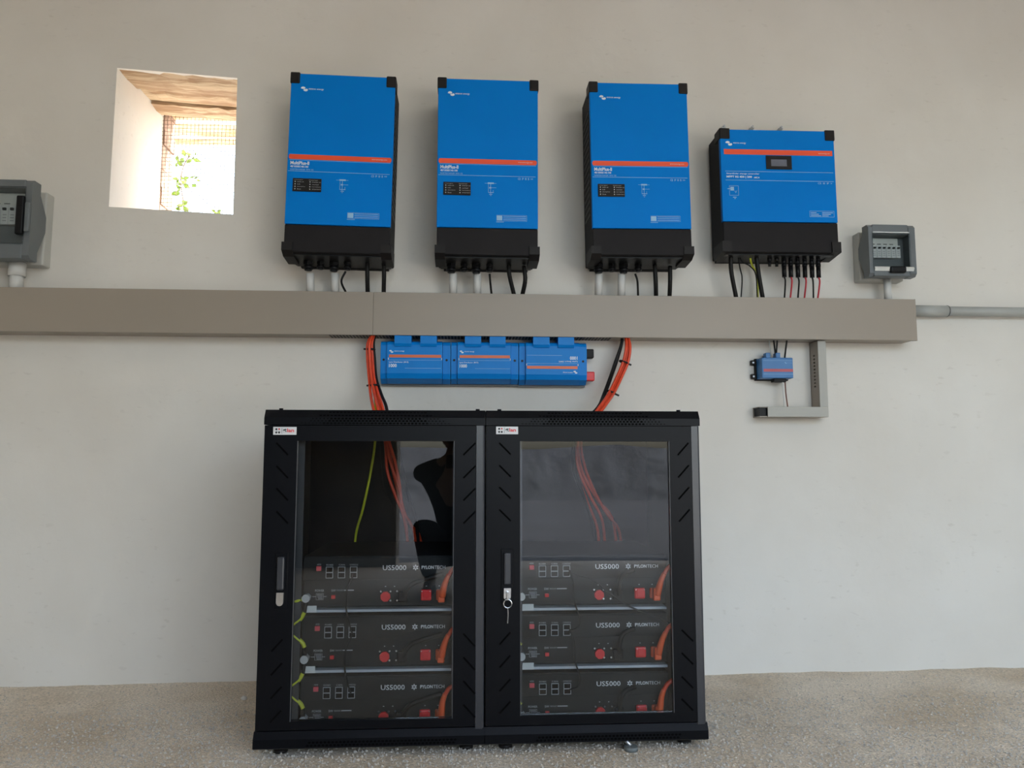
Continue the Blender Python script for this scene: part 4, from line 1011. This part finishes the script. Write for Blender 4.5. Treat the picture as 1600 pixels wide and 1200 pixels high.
# ------------------------------------------------------------------ power cables from trunking into the cabinets
def bundle(k, strands, grp, where):
    n = 0
    for outer, inner, r, m, nm, lab in strands:
        q = [pix(x, y, d) for x, y, d in outer] + [pix(x, y, d) for x, y, d in inner]
        cable(q, r, m, nm, lab % where, 'cable', grp, 8)
def lstr(dx, dd, ins):
    return [(585 + dx * .3, 521, -.06), (579 + dx * .8, 536, -.085 + dd), (579.5 + dx, 560, -.09 + dd), (582 + dx, 590, -.11 + dd), (587 + dx * 1.5, 615, -.17 + dd), (593 + dx * 1.9, 636, -.27 + dd), (599 + dx * 1.5, 665, -.32 + dd)], ins
strands = []
L1 = [('orange-red cable at the left edge of the %s', -5.4, 0, [(602, 690, -.34), (605, 735, -.36), (618, 775, -.36), (630, 805, -.34), (637, 850, -.27), (638, 900, -.245)], 'cable'),
      ('second orange-red cable of the %s', -1.6, -.014, [(604, 692, -.35), (611, 725, -.38), (624, 765, -.37), (631, 800, -.34), (647, 832, -.28), (652, 900, -.245)], 'cable'),
      ('third orange-red cable of the %s', 2.6, -.002, [(608, 690, -.34), (617, 720, -.37), (624, 755, -.37), (629, 790, -.34), (640, 818, -.29), (656, 840, -.255), (662, 900, -.24)], 'cable'),
      ('orange-red cable behind the others in the %s', .8, .012, [(606, 690, -.30), (613, 730, -.31), (622, 770, -.3), (634, 815, -.27), (640, 900, -.24)], 'cable')]
for lab, dx, dd, ins, m in L1:
    o_, i_ = lstr(dx, dd, ins); strands.append((o_, i_, .0054, m, 'power_cable', lab))
o_, i_ = lstr(5.6, .014, [(620, 695, -.33), (628, 730, -.34), (638, 775, -.32), (650, 815, -.28), (658, 900, -.24)]); strands.append((o_, i_, .0058, 'black', 'power_cable', 'black cable at the right edge of the %s'))
bundle(0, strands, 'cables of the left bundle', 'left cable bundle')
cable([pix(584, 526, -.045), pix(580, 560, -.06), pix(583, 600, -.10), pix(587, 640, -.27), pix(586, 690, -.36), pix(579, 738, -.38), pix(567, 795, -.34), pix(556, 836, -.27), pix(552, 900, -.245)], .0042, 'yg', 'earth_wire', 'long yellow-green wire hanging inside the left cabinet', 'cable', None, 8)
cable([pix(594, 690, -.33), pix(597, 745, -.33), pix(604, 775, -.32), pix(616, 800, -.28), pix(622, 900, -.24)], .0022, 'black', 'data_cable', 'thin dark wire hanging inside the left cabinet beside the red cables', 'cable', None, 6)
def rstr(dx, dd, ins):
    return [(978 + dx * .4, 522, -.06), (980.5 + dx * .8, 542, -.085 + dd), (976 + dx, 566, -.09 + dd), (965 + dx, 592, -.11 + dd), (953 + dx, 616, -.17 + dd), (939 + dx, 636, -.27 + dd), (920 + dx * .8, 662, -.32 + dd)], ins
R1 = [('foremost orange-red cable of the %s', -2.6, -.012, [(903, 690, -.36), (903, 730, -.38), (922, 775, -.37), (938, 805, -.34), (944, 835, -.29), (946, 900, -.245)], 'cable'),
      ('orange-red cable along the right edge of the %s', 5.0, -.004, [(908, 690, -.35), (914, 730, -.37), (930, 770, -.36), (950, 805, -.34), (968, 832, -.28), (972, 900, -.245)], 'cable'),
      ('inner orange-red cable of the %s', 1.2, .004, [(905, 690, -.34), (909, 735, -.36), (933, 780, -.35), (958, 815, -.30), (966, 900, -.245)], 'cable'),
      ('rearmost orange-red cable of the %s', 5.2, .012, [(902, 690, -.31), (900, 735, -.32), (918, 785, -.31), (934, 830, -.27), (936, 900, -.24)], 'cable')]
strands = []
for lab, dx, dd, ins, m in R1:
    o_, i_ = rstr(dx, dd, ins); strands.append((o_, i_, .0054, m, 'power_cable', lab))
bundle(1, strands, 'cables of the right bundle', 'right cable bundle')
for q, (dx, lab) in enumerate(((-5, 'front black cable along the left edge of the right cable bundle'), (-2.5, 'rear black cable along the left edge of the right cable bundle'))):
    cable([pix(974 + dx * .3, 522, -.055), pix(972 + dx * .4, 540, -.07), pix(966 + dx, 566, -.075 + .01 * q), pix(957 + dx, 592, -.10), pix(948 + dx, 616, -.16), pix(937 + dx * .6, 636, -.26), pix(915 + dx, 662, -.31), pix(897, 692, -.34), pix(896 + q * 4, 735, -.36), pix(915, 785, -.33), pix(930, 840, -.27), pix(932, 900, -.24)], .005, 'black', 'power_cable', lab, 'cable', 'cables of the right bundle', 8)
def tie(px, py, d, R, label, ang):
    c = pix(px, py, d); r = single('cable_tie', MB().ring((0, 0, 0), R, .0022, 'z', 16), 'black', label, 'cable tie', (0, 0, 0), 'black cable ties')
    r.location = c; r.scale = (1, .95, 1.6); r.rotation_euler = (0, ang, 0)
    MB().box(-R - .014, -R + .002, -.003, .003, -.002, .002).build('tie_tail', 'black', r); return r
tie(580, 546, -.088, .0145, 'upper black cable tie on the left cable bundle', .05)
tie(585, 602, -.135, .0150, 'lower black cable tie on the left cable bundle', -.05)
t_ = tie(974.5, 566, -.09, .0175, 'upper black cable tie on the right cable bundle', PI + .35)
t_ = tie(955, 613, -.155, .0180, 'lower black cable tie on the right cable bundle', PI + .4)

# ------------------------------------------------------------------ floor litter
gv = MB(); 
def octa(mb, c, r):
    s = [r * random.uniform(.6, 1.2) for _ in range(3)]
    v = [mb.bm.verts.new((c[0] + a * s[0], c[1] + b * s[1], c[2] + d * s[2])) for a, b, d in ((1, .2, 0), (-.2, 1, 0), (-1, -.1, .1), (.1, -1, 0), (0, 0, 1), (0, .1, -1))]
    for a, b in ((0, 1), (1, 2), (2, 3), (3, 0)):
        mb.bm.faces.new((v[a], v[b], v[4])); mb.bm.faces.new((v[b], v[a], v[5]))
for _ in range(26000):
    y = -random.uniform(0, 1) ** .8 * 1.05; x = random.uniform(-2.0, 2.4)
    dens = .25 + .75 * min(1, -y / .6) + .5 * mn.noise((x * 2.5, y * 2.5, 5))
    if random.random() > dens: continue
    rr = random.choice((.0018, .0022, .0028, .0035, .0045)) * (.7 if y > -.3 else 1)
    octa(gv, (x, y, fz(x, y) + rr * .3), rr)
o = gv.build('gravel', 'gravel', recalc=False); o['kind'] = 'stuff'; tag(o, 'fine grey grit scattered over the rough floor', 'gravel')
for px, py, rr, lab in ((381, 1093, .011, 'white pebble on the floor left of the cabinets'),):
    d = ray(px, py); t = -CAM.z / d.z; c = CAM + d * t
    b = MB(); bmesh.ops.create_icosphere(b.bm, subdivisions=2, radius=rr)
    for v in b.bm.verts: v.co *= random.uniform(.85, 1.1); v.co.z *= .7
    o = b.build('pebble', 'pebble'); o.location = (c.x, c.y, fz(c.x, c.y) + rr * .6); tag(o, lab, 'pebble')
# grey rubber foot lying under the edge of the right cabinet
d = ray(986, 1168); t = -(CAM.z - .012) / d.z; c = CAM + d * t
c.z = 0
r = thing('loose_foot', 'loose grey rubber foot on the floor under the right cabinet', 'foot', (c.x, c.y, .004))
MB().cyl((0, 0, 0), (0, 0, .012), .019, 16).build('pad', 'foot', r); MB().cyl((0, 0, .012), (-.02, .02, .03), .006, 10).build('stud', 'steel', r)

# ------------------------------------------------------------------ the photographer, seen mirrored in the left glass door
M['skin'] = mat('skin', (0.32, 0.19, 0.13), 0.5, noise=20, amt=0.1)
M['jacket'] = mat('dark_jacket_cloth', (0.010, 0.011, 0.016), 0.85, noise=40, amt=0.2, spec=0.1)
M['trousers'] = mat('dark_trouser_cloth', (0.012, 0.013, 0.018), 0.85, noise=40, amt=0.2, spec=0.1)
M['hair'] = mat('dark_hair', (0.012, 0.009, 0.007), 0.6, noise=60, amt=0.3)
per = thing('person', 'person in dark clothes squatting with a raised phone, mirrored in the left glass door', 'person', (-.04, -3.36, 0)); PO = per.location.copy()
def skin(name, chains, m, parent, sub=2):
    """chains of (point, radius); points shared by value join the chains"""
    V, Rr, E, idx = [], [], [], {}
    for ch in chains:
        prev = None
        for p_, r_ in ch:
            key = tuple(round(c, 4) for c in p_)
            if key not in idx: idx[key] = len(V); V.append(Vector(p_) - PO); Rr.append(r_)
            if prev is not None and prev != idx[key]: E.append((prev, idx[key]))
            prev = idx[key]
    me = bpy.data.meshes.new(name); me.from_pydata(V, E, []); me.materials.append(M[m])
    o = bpy.data.objects.new(name, me); COL.objects.link(o); o.parent = parent
    md = o.modifiers.new('skin', 'SKIN'); md.use_smooth_shade = True
    for sv, r_ in zip(me.skin_vertices[0].data, Rr): sv.radius = (r_, r_) if not isinstance(r_, tuple) else r_
    me.skin_vertices[0].data[0].use_root = True
    o.modifiers.new('sub', 'SUBSURF').levels = sub; o.modifiers['sub'].render_levels = sub
    return o
cx = -.05
pel, wai, che, nec = (cx, -3.50, .30), (cx, -3.46, .46), (cx, -3.38, .66), (cx, -3.35, .80)
hd0, hd1, hd2 = (cx, -3.33, .87), (cx, -3.325, .94), (cx, -3.34, 1.01)
shL, elL, wrL = (cx - .17, -3.37, .74), (cx - .215, -3.20, .74), (-.115, -3.075, .82)
shR, elR, wrR = (cx + .17, -3.37, .74), (cx + .21, -3.20, .66), (.095, -3.075, .81)
hiL, knL, anL, toL = (cx - .10, -3.48, .28), (cx - .19, -3.14, .44), (cx - .15, -3.38, .08), (cx - .17, -3.20, .035)
hiR, knR, anR, toR = (cx + .10, -3.48, .28), (cx + .20, -3.13, .46), (cx + .16, -3.38, .08), (cx + .18, -3.20, .035)
def hand(w, sgn):
    w = Vector(w); pm = w + Vector((-sgn * .015, .022, .02)); out = [[(tuple(w), .024), (tuple(pm), .028)]]
    for i, ln in enumerate((.050, .056, .052, .040)):
        b = pm + Vector((-sgn * .012, .012, .028 - .018 * i))
        out.append([(tuple(pm), .028), (tuple(b), .010), (tuple(b + Vector((-sgn * ln * .5, .012, .004))), .0085), (tuple(b + Vector((-sgn * ln, .002, .002))), .007)])
    out.append([(tuple(pm), .028), (tuple(pm + Vector((-sgn * .02, -.022, .022))), .011), (tuple(pm + Vector((-sgn * .045, -.022, .030))), .009)])
    return out
body = [[(pel, .10), (wai, .10), (che, .12), (nec, .055), (hd0, (.066, .075)), (hd1, (.080, .092)), (hd2, (.070, .082))],
        [(hd0, (.066, .075)), ((cx, -3.245, .885), .018)], [(hd1, (.08, .092)), ((cx, -3.228, .925), .012)],
        [(hd1, (.08, .092)), ((cx - .085, -3.335, .935), .013)], [(hd1, (.08, .092)), ((cx + .085, -3.335, .935), .013)],
        [(che, .12), (shL, .055), (elL, .040), (wrL, .024)], [(che, .12), (shR, .055), (elR, .040), (wrR, .024)],
        [(pel, .10), (hiL, .085), (knL, .055), (anL, .038), (toL, .030)], [(pel, .10), (hiR, .085), (knR, .055), (anR, .038), (toR, .030)]]
body += hand(wrL, -1) + hand(wrR, 1)
skin('body', body, 'skin', per)
skin('jacket', [[(pel, .125), (wai, .125), (che, .145), ((cx, -3.355, .77), .075)], [(che, .145), (shL, .075), (elL, .054), ((-.132, -3.09, .808), .036)], [(che, .145), (shR, .075), (elR, .054), ((.112, -3.09, .798), .036)]], 'jacket', per)
skin('trousers', [[(pel, .128), (hiL, .105), (knL, .073), ((cx - .155, -3.36, .11), .052)], [(pel, .128), (hiR, .105), (knR, .073), ((cx + .165, -3.36, .11), .052)]], 'trousers', per)
for a_, t_ in ((anL, toL), (anR, toR)): skin('shoe', [[((a_[0], a_[1] - .05, .035), .038), ((a_[0], a_[1] + .06, .038), .040), ((t_[0], t_[1] + .02, .030), .032)]], 'hair', per, 1)
skin('hair', [[((cx, -3.36, .93), (.088, .09)), ((cx, -3.365, .99), (.090, .092)), ((cx, -3.345, 1.045), (.060, .066))]], 'hair', per)
ph = thing('smartphone', 'dark smartphone held level by the squatting person, mirrored in the glass', 'phone', (-.02, -3.022, CAM_Z - .04))
MB().box(-.082, .082, -.004, .004, 0, .078, .003).build('case', 'cap', ph)
MB().rect(-.078, .078, .004, .074, -.0045).build('screen', 'lcd', ph)
